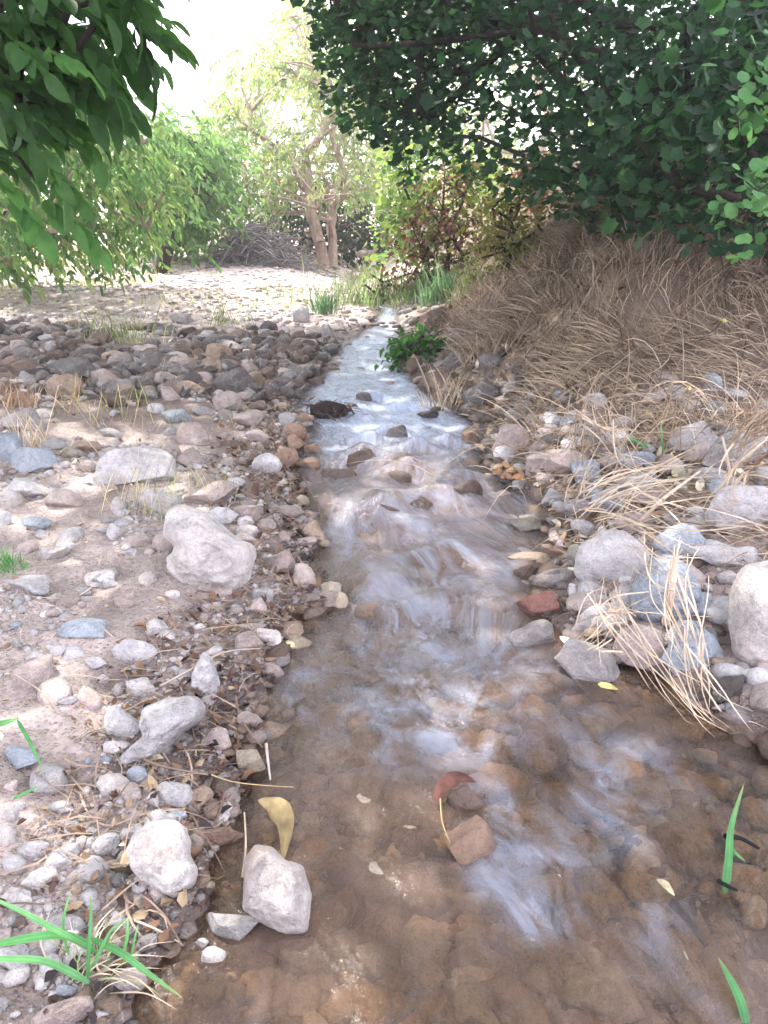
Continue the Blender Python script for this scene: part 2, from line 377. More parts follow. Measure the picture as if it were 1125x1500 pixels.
for (x0, y0, wd, hh) in hump_pts:
    foam_sheen += .55 * np.exp(-((XX - x0) / wd) ** 2 * 1.5 - ((YY - y0 + wd * .7) / (wd * .7)) ** 2 * 1.5)
foam_sheen += .8 * np.clip(fbm(XX * 4.0, YY * 2.6, 5, 57, 3) - .12, 0, 1) * (YY < 2.7) * sstep(.1, .5, edge)
for (u, v, wu, wv, f) in [(795, 1340, .05, .035, 1.1), (735, 1170, .03, .06, .9), (800, 1255, .14, .03, .75), (900, 1165, .06, .07, .8), (760, 1050, .12, .1, .5), (870, 1045, .05, .03, .6), (440, 1000, .1, .2, .5), (650, 930, .15, .12, .3), (620, 800, .2, .2, .2)]:
    P, t = march(lambda x, y: zw(y), u, v)
    foam_sheen += f * np.exp(-((XX - P[0]) / wu) ** 2 - ((YY - P[1]) / wv) ** 2) * (.75 + .6 * vn(XX * 22, YY * 14, 0, 60))
foam_sheen += .62 * sstep(-.25, .6, fbm(XX * 2.2, YY * 1.8, 2, 66, 3) + .35) * (1 - sstep(1.9, 2.6, YY)) * sstep(1.1, 1.5, YY) * sstep(.12, .4, edge)
foam_sheen += .30 * (1 - sstep(3.6, 4.2, YY)) * sstep(1.9, 2.5, YY) * sstep(.03, .2, edge) * (1 + .8 * vn(XX * 3.5, YY * 2.5, 4, 67))
foam_sheen += .95 * sstep(3.5, 4.6, YY) + .16 * sstep(1.7, 2.3, YY) * sstep(.0, .15, edge)  # far stretch: sky reflection painted in with the foam colour
foam_sheen = np.clip(foam_sheen, 0, .78 + .95 * sstep(3.5, 4.6, YY)) * (.35 + .65 * sstep(0, .12, edge))
turb = np.clip(.25 + .28 * sstep(1.2, 2.4, YY) + .10 * rap + .22 * vn(XX * 2.2, YY * 1.6, 7, 56), 0.05, .92) * sstep(-.04, .14, edge + .03 * vn(XX * 9, YY * 9, 0, 5)) 
ripv = .25 + .9 * rap + .45 * sstep(1.5, 2.6, YY)
ny, nx = YY.shape
ii, jj = np.meshgrid(np.arange(ny - 1), np.arange(nx - 1), indexing='ij')
F = np.stack([ii * nx + jj, ii * nx + jj + 1, (ii + 1) * nx + jj + 1, (ii + 1) * nx + jj], -1).reshape(-1, 4)
UV = np.stack([XX + .09 * vn(XX * 1.6, YY * 1.2, 0, 61) + .025 * vn(XX * 5, YY * 4, 0, 62) + .12 * YY, YY + .25 * vn(XX * 1.5, YY, 0, 63) + .1 * vn(XX * 6, YY * 4, 0, 64)], -1).reshape(-1, 2)
w = link('stream_water', mesh('stream_water', np.stack([XX, YY, wzv], -1).reshape(-1, 3), F, M_water, uv=UV, attrs={'foam_sheen': foam_sheen.ravel(), 'turb': turb.ravel(), 'rip': ripv.ravel()}))
w['kind'] = 'structure'

# ---------------------------------------------------------------- rock shapes
ICO = {}
def ico(sub):
    if sub not in ICO:
        bm = bmesh.new(); bmesh.ops.create_icosphere(bm, subdivisions=sub, radius=1.0)
        ICO[sub] = (np.array([v.co[:] for v in bm.verts]), np.array([[v.index for v in f.verts] for f in bm.faces])); bm.free()
    return ICO[sub]
def rock_verts(seed, sub, ang=.6, nplanes=13):
    r = np.random.default_rng(seed); V, F = ico(sub); P = V.copy()
    for k in range(nplanes):
        n = r.normal(size=3); n /= np.linalg.norm(n); d = r.uniform(.42, .88) if ang > .4 else r.uniform(.78, .97)
        s = P @ n; P = P - np.maximum(s - d, 0)[:, None] * n * (.95 if ang > .4 else .7)
    o = seed * 7.31
    nr_ = P / np.linalg.norm(P, axis=1, keepdims=True)
    f = 1 + .07 * fbm(V[:, 0] * 1.3 + o, V[:, 1] * 1.3, V[:, 2] * 1.3, seed, 2)
    if sub >= 3: f += .035 * fbm(V[:, 0] * 4 + o, V[:, 1] * 4, V[:, 2] * 4, seed + 5, 3)
    if sub >= 4: f += .012 * fbm(V[:, 0] * 12 + o, V[:, 1] * 12, V[:, 2] * 12, seed + 9, 3)
    P = P * f[:, None]
    P = P / np.abs(P).max(axis=0)
    return P, F
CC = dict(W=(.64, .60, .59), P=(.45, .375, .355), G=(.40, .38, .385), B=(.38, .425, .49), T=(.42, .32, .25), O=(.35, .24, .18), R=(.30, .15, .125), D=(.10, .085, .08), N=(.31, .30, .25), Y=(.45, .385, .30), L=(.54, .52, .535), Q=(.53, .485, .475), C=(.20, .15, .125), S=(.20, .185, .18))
ROCK_TOPS = []; HERO = []
def stone_at(box, col, label, group, sub=None, kap=.75, wet=0., seed=None, ang=.8, name='stone', cat='stone', sink=.34, rot=None, lift=0., poly=None, under=False, dent=None):
    u0, v0, u1, v1 = box; uc = (u0 + u1) / 2
    fn = H if under else (lambda x, y: np.maximum(H(x, y), zw(y)))
    P, t = march(fn, uc, v1 - .12 * (v1 - v0))
    d = ray(uc, (v0 + v1) / 2); al = math.atan2(-d[2], d[1])
    W = (u1 - u0) * t / FPX; Hi = (v1 - v0) * t / FPX
    if W > 1.2: print('big', label, W)
    if under: kap = min(kap, .6)
    Dp = Hi / (kap * math.cos(al) + math.sin(al)); Dp = min(max(Dp, .45 * W), 2.0 * W)
    h = max((Hi - Dp * math.sin(al)) / math.cos(al), .22 * min(W, Dp))
    seed = seed if seed is not None else int(u0 * 13 + v0 * 7) % 9973
    px = max(u1 - u0, v1 - v0)
    sub = sub or (5 if px > 110 else 4 if px > 38 else 3)
    if poly is not None:
        V, F = ico(5); o = seed * 3.1
        th = np.arctan2(V[:, 2], V[:, 0]); rr = np.hypot(V[:, 0], V[:, 2])
        pc = np.array(poly, float); cu, cv = (u0 + u1) / 2, (v0 + v1) / 2
        # trace radius of the outline in each direction
        tt = np.linspace(-np.pi, np.pi, 361); rad_ = []
        q = np.stack([(pc[:, 0] - cu), -(pc[:, 1] - cv)], -1)
        for a in tt:
            dirv = np.array([math.cos(a), math.sin(a)]); best = 1
            for i in range(len(q)):
                p, s = q[i], q[(i + 1) % len(q)] - q[i]; den = dirv[0] * s[1] - dirv[1] * s[0]
                if abs(den) < 1e-9: continue
                k = (p[0] * s[1] - p[1] * s[0]) / den; m = (p[0] * dirv[1] - p[1] * dirv[0]) / den
                if k > 0 and -1e-6 <= m <= 1 + 1e-6: best = max(best, k)
            rad_.append(best)
        rad_ = np.array(rad_); kk = np.ones(9) / 9; rad_ = np.convolve(np.concatenate([rad_[-5:-1], rad_, rad_[1:5]]), kk, 'valid')
        k = np.interp(th, tt, rad_) * t / FPX
        th3 = min(W, Hi) * .5
        rxy = np.clip(rr, 0, 1) ** .8
        y_ = V[:, 1] * th3
        f1 = fbm(V[:, 0] * 1.7 + o, V[:, 1] * 1.7, V[:, 2] * 1.7, seed, 3); f2 = fbm(V[:, 0] * 5 + o, V[:, 1] * 5, V[:, 2] * 5, seed + 3, 3); f3 = np.abs(fbm(V[:, 0] * 3.3 + o, V[:, 1] * 3.3, V[:, 2] * 3.3, seed + 4, 2))
        f = 1 + .02 * f2
        X = np.cos(th) * rxy * k * f; Z = np.sin(th) * rxy * k * f
        # flatten the viewer-facing half into broad facets with a few chips
        y_ = y_ * (1 + .20 * f1 + .05 * f2 - .10 * np.minimum(f3, .5) * 2)
        if dent: y_ += th3 * .55 * np.exp(-(((X - dent[0] * W) / (dent[2] * W)) ** 2 + ((Z - dent[1] * Hi) / (dent[3] * Hi)) ** 2)) * (V[:, 1] < 0)
        up = np.array([0, math.sin(al), math.cos(al)]); fw = np.array([0, math.cos(al), -math.sin(al)])
        C0 = CAM + d * t
        C0 = C0 + fw * th3 * .35
        Vw = X[:, None] * np.array([1, 0, 0]) + Z[:, None] * up + y_[:, None] * fw
        org = np.array([C0[0], C0[1], C0[2] - Hi * .45])
        me = mesh(name, Vw + C0 - org, F, M_rock); o_ = link(name, me); o_.location = org
        ROCK_TOPS.append((C0[0], C0[1], W / 2, th3, C0[2] + Hi / 2))
    else:
        V, F = rock_verts(seed, sub, ang)
        r = random.Random(seed); rz = r.uniform(-.5, .5) if rot is None else rot
        h *= 1.08; hh = h / (1 - sink)                   # full height, part of it sunk in the ground
        ca, sa = math.cos(rz), math.sin(rz)
        base = float(fn(P[0], P[1] + Dp * .35)); sink = sink if base > zw(P[1]) + .01 or under else max(sink, .45); hh = h / (1 - sink)
        Vs = V * np.array([W / 2, Dp / 2, hh / 2]); k = 1.0
        X = Vs[:, 0] * ca - Vs[:, 1] * sa; Y = Vs[:, 0] * sa + Vs[:, 1] * ca
        X *= (W * 1.1 / 2) / np.abs(X).max(); Y *= (Dp / 2) / np.abs(Y).max()
        Z = Vs[:, 2] + hh / 2 - sink * hh
        cy = P[1] + Dp * .42
        o_ = link(name, mesh(name, np.stack([X, Y, Z], -1), F, M_rock)); lift = (float(zw(P[1])) + .001 - base - h) if under else lift; o_.location = (P[0], cy, base + lift)
        ROCK_TOPS.append((P[0], cy, W / 2, Dp / 2, base + lift + h))
    c = np.array(CC[col]) * random.uniform(.92, 1.08); HERO.append((uc, (v0 + v1) / 2, label))
    o_.color = (*c, 1 - wet)
    return tag(o_, label, cat, group)
# ---------------------------------------------------------------- the stones one can single out
GL, GR, GW, GB, GF = 'stones on the left bank', 'stones on the right bank', 'stones standing in the stream', 'stones in the shaded rock band', 'stones along the water edge'
stone_at((231, 735, 372, 872), 'W', 'big white boulder with a hollow on its left side, largest rock on the left bank', GL, name='boulder', cat='boulder', seed=3, dent=(-.40, -.02, .07, .10),
    poly=[(238, 748), (256, 736), (300, 750), (322, 770), (345, 790), (366, 797), (371, 812), (362, 850), (344, 870), (300, 868), (262, 856), (243, 838), (236, 815), (246, 800), (234, 780)])
stone_at((181, 1203, 288, 1312), 'W', 'large creamy white notched stone lying on dark mud by the water', GL, seed=12,
    poly=[(181, 1245), (188, 1222), (212, 1206), (246, 1204), (262, 1215), (272, 1236), (272, 1252), (287, 1275), (284, 1292), (258, 1311), (236, 1303), (212, 1292), (192, 1272)])
stone_at((277, 953, 322, 1026), 'L', 'upright pointed pale stone with a brown foot', GL, seed=21, poly=[(296, 953), (308, 965), (321, 1000), (320, 1024), (298, 1022), (277, 1012), (280, 985)])
stone_at((190, 1020, 295, 1122), 'L', 'long lumpy pale stone with a broad head, left of the upright pointed stone', GL, seed=31, poly=[(205, 1036), (240, 1022), (280, 1020), (295, 1034), (288, 1055), (262, 1072), (240, 1098), (215, 1122), (165, 1122), (185, 1098), (208, 1080), (200, 1060)])
stone_at((350, 1240, 455, 1368), 'Q', 'brown and grey veined wedge stone half in the water at the left edge', GW, wet=.25, seed=5, poly=[(352, 1262), (366, 1242), (392, 1244), (412, 1262), (440, 1270), (455, 1310), (452, 1360), (420, 1362), (385, 1348), (355, 1330)])
stone_at((1075, 815, 1160, 990), 'Q', 'big pinkish grey rounded boulder cut by the right edge of the picture', GR, name='boulder', cat='boulder', seed=44, poly=[(1085, 860), (1100, 828), (1160, 815), (1200, 860), (1200, 960), (1150, 990), (1105, 985), (1080, 960), (1076, 905)])
stone_at((1048, 697, 1160, 787), 'L', 'large rough blue grey boulder cut by the right edge', GR, name='boulder', cat='boulder', seed=47, ang=.6)
stone_at((853, 775, 960, 860), 'L', 'round smooth pale grey boulder beside the stream on the right bank', GR, name='boulder', cat='boulder', seed=50, ang=.2, kap=.9)
stone_at((930, 810, 1032, 916), 'B', 'egg shaped blue grey boulder crossed by a dry straw blade', GR, name='boulder', cat='boulder', seed=53, poly=[(965, 815), (985, 810), (1010, 825), (1028, 858), (1031, 890), (1010, 915), (950, 915), (931, 895), (934, 855)])
stone_at((818, 925, 914, 1006), 'G', 'rough grey stone with a ragged top standing in the water edge on the right', GR, wet=.25, seed=57, ang=.9)
stone_at((978, 914, 1060, 990), 'B', 'slate blue slab leaning under the straw', GR, seed=61, ang=.9, kap=1.1)
HS = [
# left bank, near
((388,803,434,846),'P','rounded pink stone right of the big white boulder',GL,{}),
((418,822,461,867),'P','flat faced pink block touching the round pink stone',GL,{'ang':.9}),
((443,760,476,797),'T','small upright tan stone at the water right of the boulder',GF,{'ang':.9}),
((418,788,462,806),'P','flat pinkish stone lying behind the upright tan stone',GF,{'kap':.4}),
((368,858,401,888),'G','small rounded grey stone below the big white boulder',GL,{}),
((343,908,386,929),'P','small flat pink stone between the boulder and the water',GL,{'kap':.4}),
((370,920,414,953),'W','pale oval stone on the wet edge with orange below',GL,{}),
((213,905,244,938),'W','short whitish stone below the big boulder',GL,{}),
((165,873,206,893),'P','low pink stone left below the big boulder',GL,{'kap':.4}),
((80,905,150,950),'B','flat blue grey slab sunk in the dirt',GL,{'kap':.25}),
((-5,838,82,876),'L','wide flat pale rock sunk in the dirt at the left edge',GL,{'kap':.25}),
((240,863,262,881),'W','small white stone at the foot of the big boulder',GL,{}),
((160,938,227,978),'L','smooth grey white stone left of the upright pointed stone',GL,{'ang':.2}),
((180,990,223,1028),'W','whitish stone above the long lumpy stone',GL,{}),
((100,858,134,881),'L','pale flat stone on open dirt left of the boulder',GL,{'kap':.4}),
((57,888,86,907),'P','small pinkish stone above the blue grey slab',GL,{}),
((30,950,63,975),'L','pale stone below the blue grey slab',GL,{'kap':.4}),
((130,1030,202,1088),'L','pale slanted stone joined to the long lumpy stone',GL,{}),
((148,1080,187,1108),'W','white stone below the pale slanted stone',GL,{}),
((-5,1090,50,1134),'B','bluish stone at the left edge beside the green blade',GL,{}),
((338,1087,388,1136),'Y','mottled yellow white stone at the water edge',GF,{'wet':.2}),
((295,1065,336,1108),'P','pink brown stone half in the wet mud',GF,{'wet':.2}),
((346,1040,386,1078),'P','pinkish stone leaning at the water below the twigs',GF,{'wet':.3}),
((378,965,414,995),'P','pink stone lying in the shallow left edge',GF,{'wet':.3}),
((470,842,501,882),'Y','yellowish lumpy stone at the tip of the left edge',GF,{}),
((487,867,511,893),'Y','small yellow pebble beside the yellowish lumpy stone',GF,{'ang':.2}),
((520,878,552,912),'T','tan stone sunk beside the yellow pebble',GW,{'wet':.7}),
((138,1128,184,1173),'W','rounded white stone beside the blue grey pebble',GL,{'ang':.2}),
((183,1121,214,1152),'B','small round blue grey pebble',GL,{'ang':.2}),
((168,1148,206,1183),'P','pinkish stone behind the blue grey pebble',GL,{}),
((227,1141,278,1190),'L','rounded pale stone right of the blue grey pebble',GL,{'ang':.3}),
((209,1158,231,1189),'L','narrow pale stone squeezed between two pale stones',GL,{}),
((268,1129,291,1151),'Y','small yellow stone on the mud',GL,{}),
((272,1150,311,1194),'T','tan orange stone right of the rounded pale stone',GL,{'wet':.1}),
((227,1184,271,1208),'B','bluish flat stone behind the creamy notched stone',GL,{}),
((120,1177,166,1208),'P','flat pinkish stone left of the creamy notched stone',GL,{'kap':.4}),
((173,1210,196,1237),'L','small grey white stone touching the creamy notched stone',GL,{}),
((283,1198,352,1247),'O','wet orange brown stone with dark streaks in the inlet',GF,{'wet':.6}),
((292,1325,377,1381),'G','grey wedge stone below the creamy notched stone',GF,{'wet':.15}),
((22,1230,66,1263),'L','pale stone at far left above a row of white stones',GL,{'ang':.2}),
((0,1252,35,1284),'L','pale round stone at the left edge',GL,{'ang':.2}),
((67,1248,102,1283),'L','squarish pale stone above the grass tuft',GL,{}),
((30,1270,84,1310),'W','white stone in the left row above the grass tuft',GL,{}),
((-5,1298,51,1342),'W','white stone at the left edge above the grass tuft',GL,{}),
((40,1312,66,1336),'L','small angular pale stone by the grass tuft',GL,{}),
((62,1340,122,1372),'G','greyish stone in the dry roots of the tuft',GL,{}),
((118,1240,136,1258),'P','tiny pink stone left of the creamy notched stone',GL,{}),
((142,1234,168,1250),'P','small pinkish flat stone beside the tiny pink one',GL,{}),
((0,1182,23,1208),'L','small pale pebble at the left edge',GL,{}),
((18,1172,38,1189),'L','smaller pale pebble beside the one at the left edge',GL,{}),
((84,1020,110,1036),'L','small pale pebble on open dirt',GL,{}),
((295,1386,333,1413),'W','bright white angular pebble in the shallow',GF,{}),
((284,1373,304,1391),'W','small white chip above the bright white pebble',GF,{}),
((192,1310,213,1337),'Y','small yellowish stone under the creamy notched stone',GF,{}),
((158,1420,210,1462),'P','smooth pinkish stone between the grass and the water',GF,{'ang':.2}),
((80,1438,114,1470),'B','blue grey stone below the grass tuft',GL,{}),
((50,1466,128,1515),'P','large pinkish stone cut by the bottom left edge',GL,{}),
((124,1474,156,1510),'L','pale stone beside the large pinkish one at the bottom',GL,{}),
((226,1370,254,1402),'C','brown wet stone in the shallow below the mud',GF,{'wet':.6}),
((-8,1380,40,1440),'L','pale rough stone under the long green blades',GL,{}),
# left bank, middle
((126,655,246,722),'L','wide pale stone with a lit blue left face, up from the big boulder',GL,{'kap':.6}),
((205,705,262,765),'L','tall whitish stone behind the big white boulder',GL,{}),
((258,700,340,745),'P','flat pink slab behind the big white boulder',GL,{'kap':.4}),
((300,742,345,775),'L','pale stone touching the back of the big white boulder',GL,{}),
((258,615,311,657),'P','pink stone with a grassy top',GL,{}),
((255,655,292,692),'P','rounded pink stone below the grassy topped one',GL,{}),
((235,642,262,680),'P','narrow leaning pinkish stone beside the dry stalk',GL,{}),
((233,599,283,623),'B','flat grey blue stone above the pink stones',GL,{'kap':.45}),
((303,542,363,584),'S','dark slate grey angular block standing out of the stones',GB,{'ang':.9}),
((305,575,351,607),'P','rounded pinkish grey stone in front of the slate block',GL,{}),
((63,528,130,560),'S','long dark grey rock with an orange left end in the rock band',GB,{'ang':.9}),
((67,552,115,586),'T','round tan rock in front of the long dark rock',GB,{}),
((148,556,212,586),'S','long grey slab lying right of the round tan rock',GB,{'kap':.4}),
((-5,598,62,640),'G','large flat grey rock at the left edge below an orange one',GL,{'kap':.5}),
((-10,637,24,684),'B','blue grey rock cut by the left edge',GL,{}),
((8,655,88,700),'B','blue topped grey rock near the left edge',GL,{}),
((-8,698,78,738),'L','rough pale rock at the left edge',GL,{'kap':.5}),
((62,716,116,750),'P','pinkish pale rock beside the rough pale rock',GL,{'kap':.4}),
((20,748,72,780),'B','flat bluish rock below the rough pale rock',GL,{'kap':.35}),
((92,640,144,668),'T','tan stone resting on a yellowish one',GL,{}),
((88,655,125,675),'N','yellowish grey stone under the tan one',GL,{}),
((109,669,144,693),'P','small round pink stone in front of the tan one',GL,{}),
((369,667,411,699),'L','pale round stone beside an orange stone near the water',GF,{'ang':.2}),
((396,652,434,690),'O','rusty orange stone right of the pale round stone',GF,{}),
((414,620,448,643),'O','oval orange stone at the left edge of the riffle',GF,{'ang':.2}),
((414,638,446,662),'O','orange brown stone under the oval orange one',GF,{}),
((445,645,470,664),'O','wet orange stone reaching into the riffle',GF,{'wet':.4}),
((430,668,468,686),'O','flat wet orange slab in the riffle edge',GF,{'wet':.5,'kap':.4}),
((430,606,455,624),'O','small orange stone beside the clump of debris',GF,{'wet':.2}),
((358,630,392,652),'P','pink angular stone left of the oval orange one',GL,{}),
((310,628,372,648),'P','long pink stone lying flat toward the water',GL,{'kap':.4}),
((341,602,384,630),'P','slanting long pink stone',GL,{'kap':.5}),
((405,605,432,630),'G','grey stone near the debris clump',GF,{}),
((432,724,452,741),'Y','pale yellow pebble on the dark mud',GF,{}),
((343,738,386,768),'P','pinkish stone right behind the big white boulder',GL,{}),
((376,755,408,781),'P','squarish pink stone between boulder and water',GL,{}),
((345,771,378,795),'G','greyish stone at the boulder right side',GL,{}),
((400,778,424,797),'P','small pink wedge stone near the water',GF,{}),
((280,690,310,716),'P','small pink stone above the boulder',GL,{}),
((232,560,262,590),'P','pinkish block in the rock band',GB,{}),
((258,560,300,580),'T','pale tan stone left of the slate block',GB,{}),
((280,548,312,572),'P','pink angular stone touching the slate block',GB,{}),
((299,505,338,530),'T','tan topped rock in the middle of the rock band',GB,{}),
((292,525,325,552),'T','brown rock under the tan topped rock',GB,{}),
((204,518,238,545),'S','dark grey tilted rock in the rock band',GB,{'ang':.9}),
((222,532,268,553),'S','dark boat shaped rock in the rock band',GB,{'ang':.9}),
((50,497,82,521),'C','reddish brown rock at the far left of the band',GB,{}),
((36,508,62,532),'C','rounded brown rock beside the reddish brown one',GB,{}),
((0,575,48,602),'O','orange brown rock at the left edge of the band',GB,{'kap':.5}),
((-6,560,18,580),'C','dull brown rock cut by the left edge',GB,{}),
((348,515,392,535),'S','flat grey rock right of the tan topped rock',GB,{'kap':.4}),
((362,506,386,520),'S','dark rock behind the flat grey one',GB,{}),
((468,478,499,510),'G','tall rounded grey stone at the head of the left edge',GB,{'kap':1.1}),
((476,500,498,514),'D','dark block under the tall rounded grey stone',GB,{}),
((428,452,452,476),'L','pale white stone by the reeds',GB,{}),
((381,470,406,486),'S','dark grey stone in front of the reeds',GB,{}),
((294,484,318,500),'L','bright white stone in the gravel',GB,{}),
((436,490,462,504),'D','dark stone near the far water edge',GB,{}),
((448,528,470,548),'C','dark brown rounded stone at the far water edge',GB,{}),
((410,543,436,565),'G','grey stone near the far water edge',GB,{}),
((380,535,412,560),'C','brown angular stone left of the grey one',GB,{}),
((416,562,440,582),'S','dark wet stone at the bend of the left edge',GB,{'wet':.3}),
((450,552,478,566),'C','brownish stone at the bend of the left edge',GB,{'wet':.2}),
# right bank
((722,625,776,669),'P','squarish pinkish tan block beside the riffle',GR,{'kap':1.0}),
((776,660,862,704),'P','long smooth pinkish grey stone above the leaf litter',GR,{'kap':.5}),
((842,674,892,722),'B','pale grey angular stone right of the long smooth stone',GR,{'ang':.9}),
((850,712,892,741),'B','pale stone at the foot of the angular grey stone',GR,{}),
((880,668,912,692),'P','small pinkish stone touching the angular grey stone',GR,{}),
((908,665,964,694),'B','blue grey peaked stone below the green blade',GR,{'ang':.9}),
((968,621,1060,672),'G','broad arched grey stone under the dry grass bank',GR,{}),
((1044,630,1130,692),'G','broad grey stone at the right edge under the dry grass bank',GR,{}),
((1005,648,1055,676),'G','grey stone wedged between the two broad grey stones',GR,{}),
((966,768,1044,824),'B','rounded blue grey boulder behind the egg shaped one',GR,{'ang':.2}),
((1020,798,1130,842),'L','long low blue grey stone right of the rounded boulder',GR,{'kap':.5}),
((1010,864,1052,912),'B','small bluish stone beside the egg shaped boulder',GR,{}),
((762,865,831,910),'R','red and white veined stone at the water edge',GR,{'ang':.9,'wet':.1}),
((750,905,822,952),'G','wet grey stone washed by the stream in front of the red stone',GR,{'wet':.55}),
((780,830,840,866),'S','dark grey jagged stone behind the red stone',GR,{'wet':.35,'ang':.9}),
((830,798,860,832),'N','greenish upright stone beside the round pale boulder',GR,{'ang':.9,'kap':1.1}),
((748,805,806,824),'T','flat tan stone just out of the water on the right',GR,{'kap':.35,'wet':.2}),
((754,822,806,850),'C','brown sloping stone wet on top',GR,{'wet':.5}),
((805,797,831,816),'O','small orange stone below curled leaves',GR,{}),
((906,925,992,990),'P','pinkish stone in shadow behind the straw',GR,{'ang':.9}),
((840,905,884,930),'L','pale chip between red stone and rough grey stone',GR,{}),
((680,558,738,602),'S','large grey rock at the foot of the bank',GR,{'ang':.9}),
((736,550,780,584),'S','square grey rock right of the large grey rock',GR,{'ang':.9}),
((614,549,668,577),'C','brown flat topped rock at the far right water edge',GR,{'kap':.5}),
((616,453,668,492),'C','reddish brown wedge rock by the green plant',GR,{'ang':.9}),
((640,512,668,532),'C','small brown rock above the green plant',GR,{}),
((675,624,701,652),'O','small orange brown stone beside the pinkish tan block',GR,{'wet':.2}),
((652,520,690,548),'S','grey rock at the foot of the far bank',GR,{}),
((794,714,836,742),'L','pale slab above the water on the right',GR,{'kap':.4}),
((786,692,820,714),'P','pinkish stone below the long smooth stone',GR,{'kap':.5}),
((930,718,1004,742),'P','flat grey pink slab half hidden under straw',GR,{'kap':.3}),
((905,742,985,776),'P','flat dusty slab behind the round pale boulder',GR,{'kap':.35}),
((980,690,1046,716),'N','greenish grey flat slab under the straw',GR,{'kap':.3}),
((900,693,960,715),'P','small dusty slab below the blue grey peaked stone',GR,{'kap':.35}),
((1000,748,1062,790),'L','pale angular stone left of the large rough blue grey boulder',GR,{'ang':.9}),
((1100,640,1140,660),'G','small grey stone at the right edge',GR,{}),
((940,828,966,850),'G','small grey stone wedged beside the egg shaped boulder',GR,{}),
((845,880,930,930),'L','pale stone under the straw between the red stone and the blue slab',GR,{}),
((1050,985,1100,1040),'D','dark wet stone under the pinkish boulder',GR,{'wet':.5}),
((1005,985,1060,1030),'C','brown wet stone under the slate blue slab',GR,{'wet':.5}),
((780,388,812,402),'S','dark stone lying in the dry grass slope',GR,{}),
# in the stream
((752,758,806,782),'N','flat greenish grey stone just under the water on the right',GW,{'wet':.5,'kap':.3}),
((496,650,560,684),'C','brown rock breaking the riffle near the orange stones',GW,{'lift':-.03,'wet':.6}),
((470,672,525,698),'C','brown flat rock washed by the riffle',GW,{'lift':-.03,'wet':.6,'kap':.4}),
((484,722,604,762),'C','long reddish brown rock lying across the riffle',GW,{'lift':-.03,'wet':.6,'kap':.5}),
((590,712,640,760),'C','rounded brown rock in the middle of the riffle',GW,{'lift':-.03,'wet':.6}),
((640,690,708,745),'C','large brown rock on the right of the riffle',GW,{'lift':-.03,'wet':.6}),
((572,655,604,690),'C','rounded stone under white water in the riffle',GW,{'lift':-.03,'wet':.6}),
((560,612,596,640),'S','grey stone with white water pouring off it',GW,{'lift':-.03,'wet':.6}),
((672,672,712,700),'S','flat dark stone at the right side of the riffle',GW,{'lift':-.03,'wet':.6,'kap':.4}),
((520,568,546,584),'S','small dark stone tip in the far stream',GW,{'wet':.6,'lift':-.03}),
((612,600,646,612),'D','low black stone by the far right edge',GW,{'wet':.6}),
((612,985,696,1046),'L','pale pink rounded stone under milky water in midstream',GW,{'wet':.2,'under':True,'ang':.2,'lift':.07}),
((832,1056,892,1108),'L','light grey sunken stone right of midstream',GW,{'wet':.3,'under':True,'lift':.07}),
((655,1146,706,1190),'C','brown stone tucked inside the arch of the red leaf',GW,{'wet':.5,'lift':.0}),
((642,1184,724,1272),'O','orange brown flat stone at the surface in front of the red leaf',GW,{'wet':.45,'kap':.5,'ang':.7,'lift':-.005,'sink':.3}),
((764,1314,832,1368),'W','pale stone washed with white water in the near pool',GW,{'wet':.2,'under':True,'lift':.075}),
((470,1252,516,1316),'T','tan sunken stone near the left edge of the pool',GW,{'under':True,'lift':.04}),
((523,1293,592,1348),'Y','yellow grey sunken stone in the near pool',GW,{'under':True,'lift':.04}),
((398,1378,474,1452),'G','grey sunken stone below the veined wedge stone',GW,{'under':True,'lift':.05}),
((978,1388,1042,1515),'Y','long tan sunken stone at the bottom right',GW,{'under':True,'lift':.04}),
((890,1010,940,1042),'C','brown sunken stone in front of the rough grey stone',GW,{'under':True,'lift':.05}),
((996,1048,1052,1092),'T','brown sunken stone at the right under the straw',GW,{'under':True,'lift':.04}),
((560,1165,610,1215),'T','tan sunken stone left of the red leaf',GW,{'under':True,'lift':.04}),
((520,1195,560,1235),'Y','small yellowish sunken stone in the near pool',GW,{'under':True,'lift':.04}),
((575,1240,625,1290),'T','tan sunken stone below the orange brown one',GW,{'under':True,'lift':.03}),
((740,1410,800,1460),'Y','faint yellow sunken stone at the bottom',GW,{'under':True,'lift':.03}),
((520,1420,570,1480),'G','pale grey sunken stone at the bottom',GW,{'under':True,'lift':.05}),
]
for box, c, lab, grp, kw in HS:
    stone_at(box, c, lab, grp, **kw)

# ---------------------------------------------------------------- more stones: one object each, shared meshes
PROT = []
for k in range(14):
    V, F = rock_verts(900 + k, 3, .8 if k % 3 else .2)
    PROT.append(mesh('stone', V * .5, F, M_rock))
def near_hero(x, y, r):
    for (a, b, wx, wy, _) in ROCK_TOPS:
        if abs(x - a) < wx * .8 + r * .5 and abs(y - b) < wy * .8 + r * .5: return True
    return False
KIND = {'S': 'dark grey', 'C': 'brown', 'P': 'pinkish', 'T': 'tan', 'L': 'pale grey', 'G': 'grey', 'W': 'whitish', 'D': 'blackish', 'B': 'blue grey', 'O': 'orange', 'Y': 'yellowish', 'N': 'greenish', 'R': 'reddish'}
CUTS = [' in ', ' beside ', ' right of ', ' left of ', ' below ', ' above ', ' behind ', ' at ', ' near ', ' on ', ' touching ', ' lying ', ' with ', ' under ', ' standing ', ' just ', ' among ', ' resting ', ' by ', ' from ', ' between ', ' cut ', ' half ', ' over ', ' reaching ', ' sunk ', ' leaning ', ', ', ' joined ', ' breaking ', ' washed ', ' crossed ', ' wedged ', ' squeezed ', ' around ', ' across ']
HN = {}
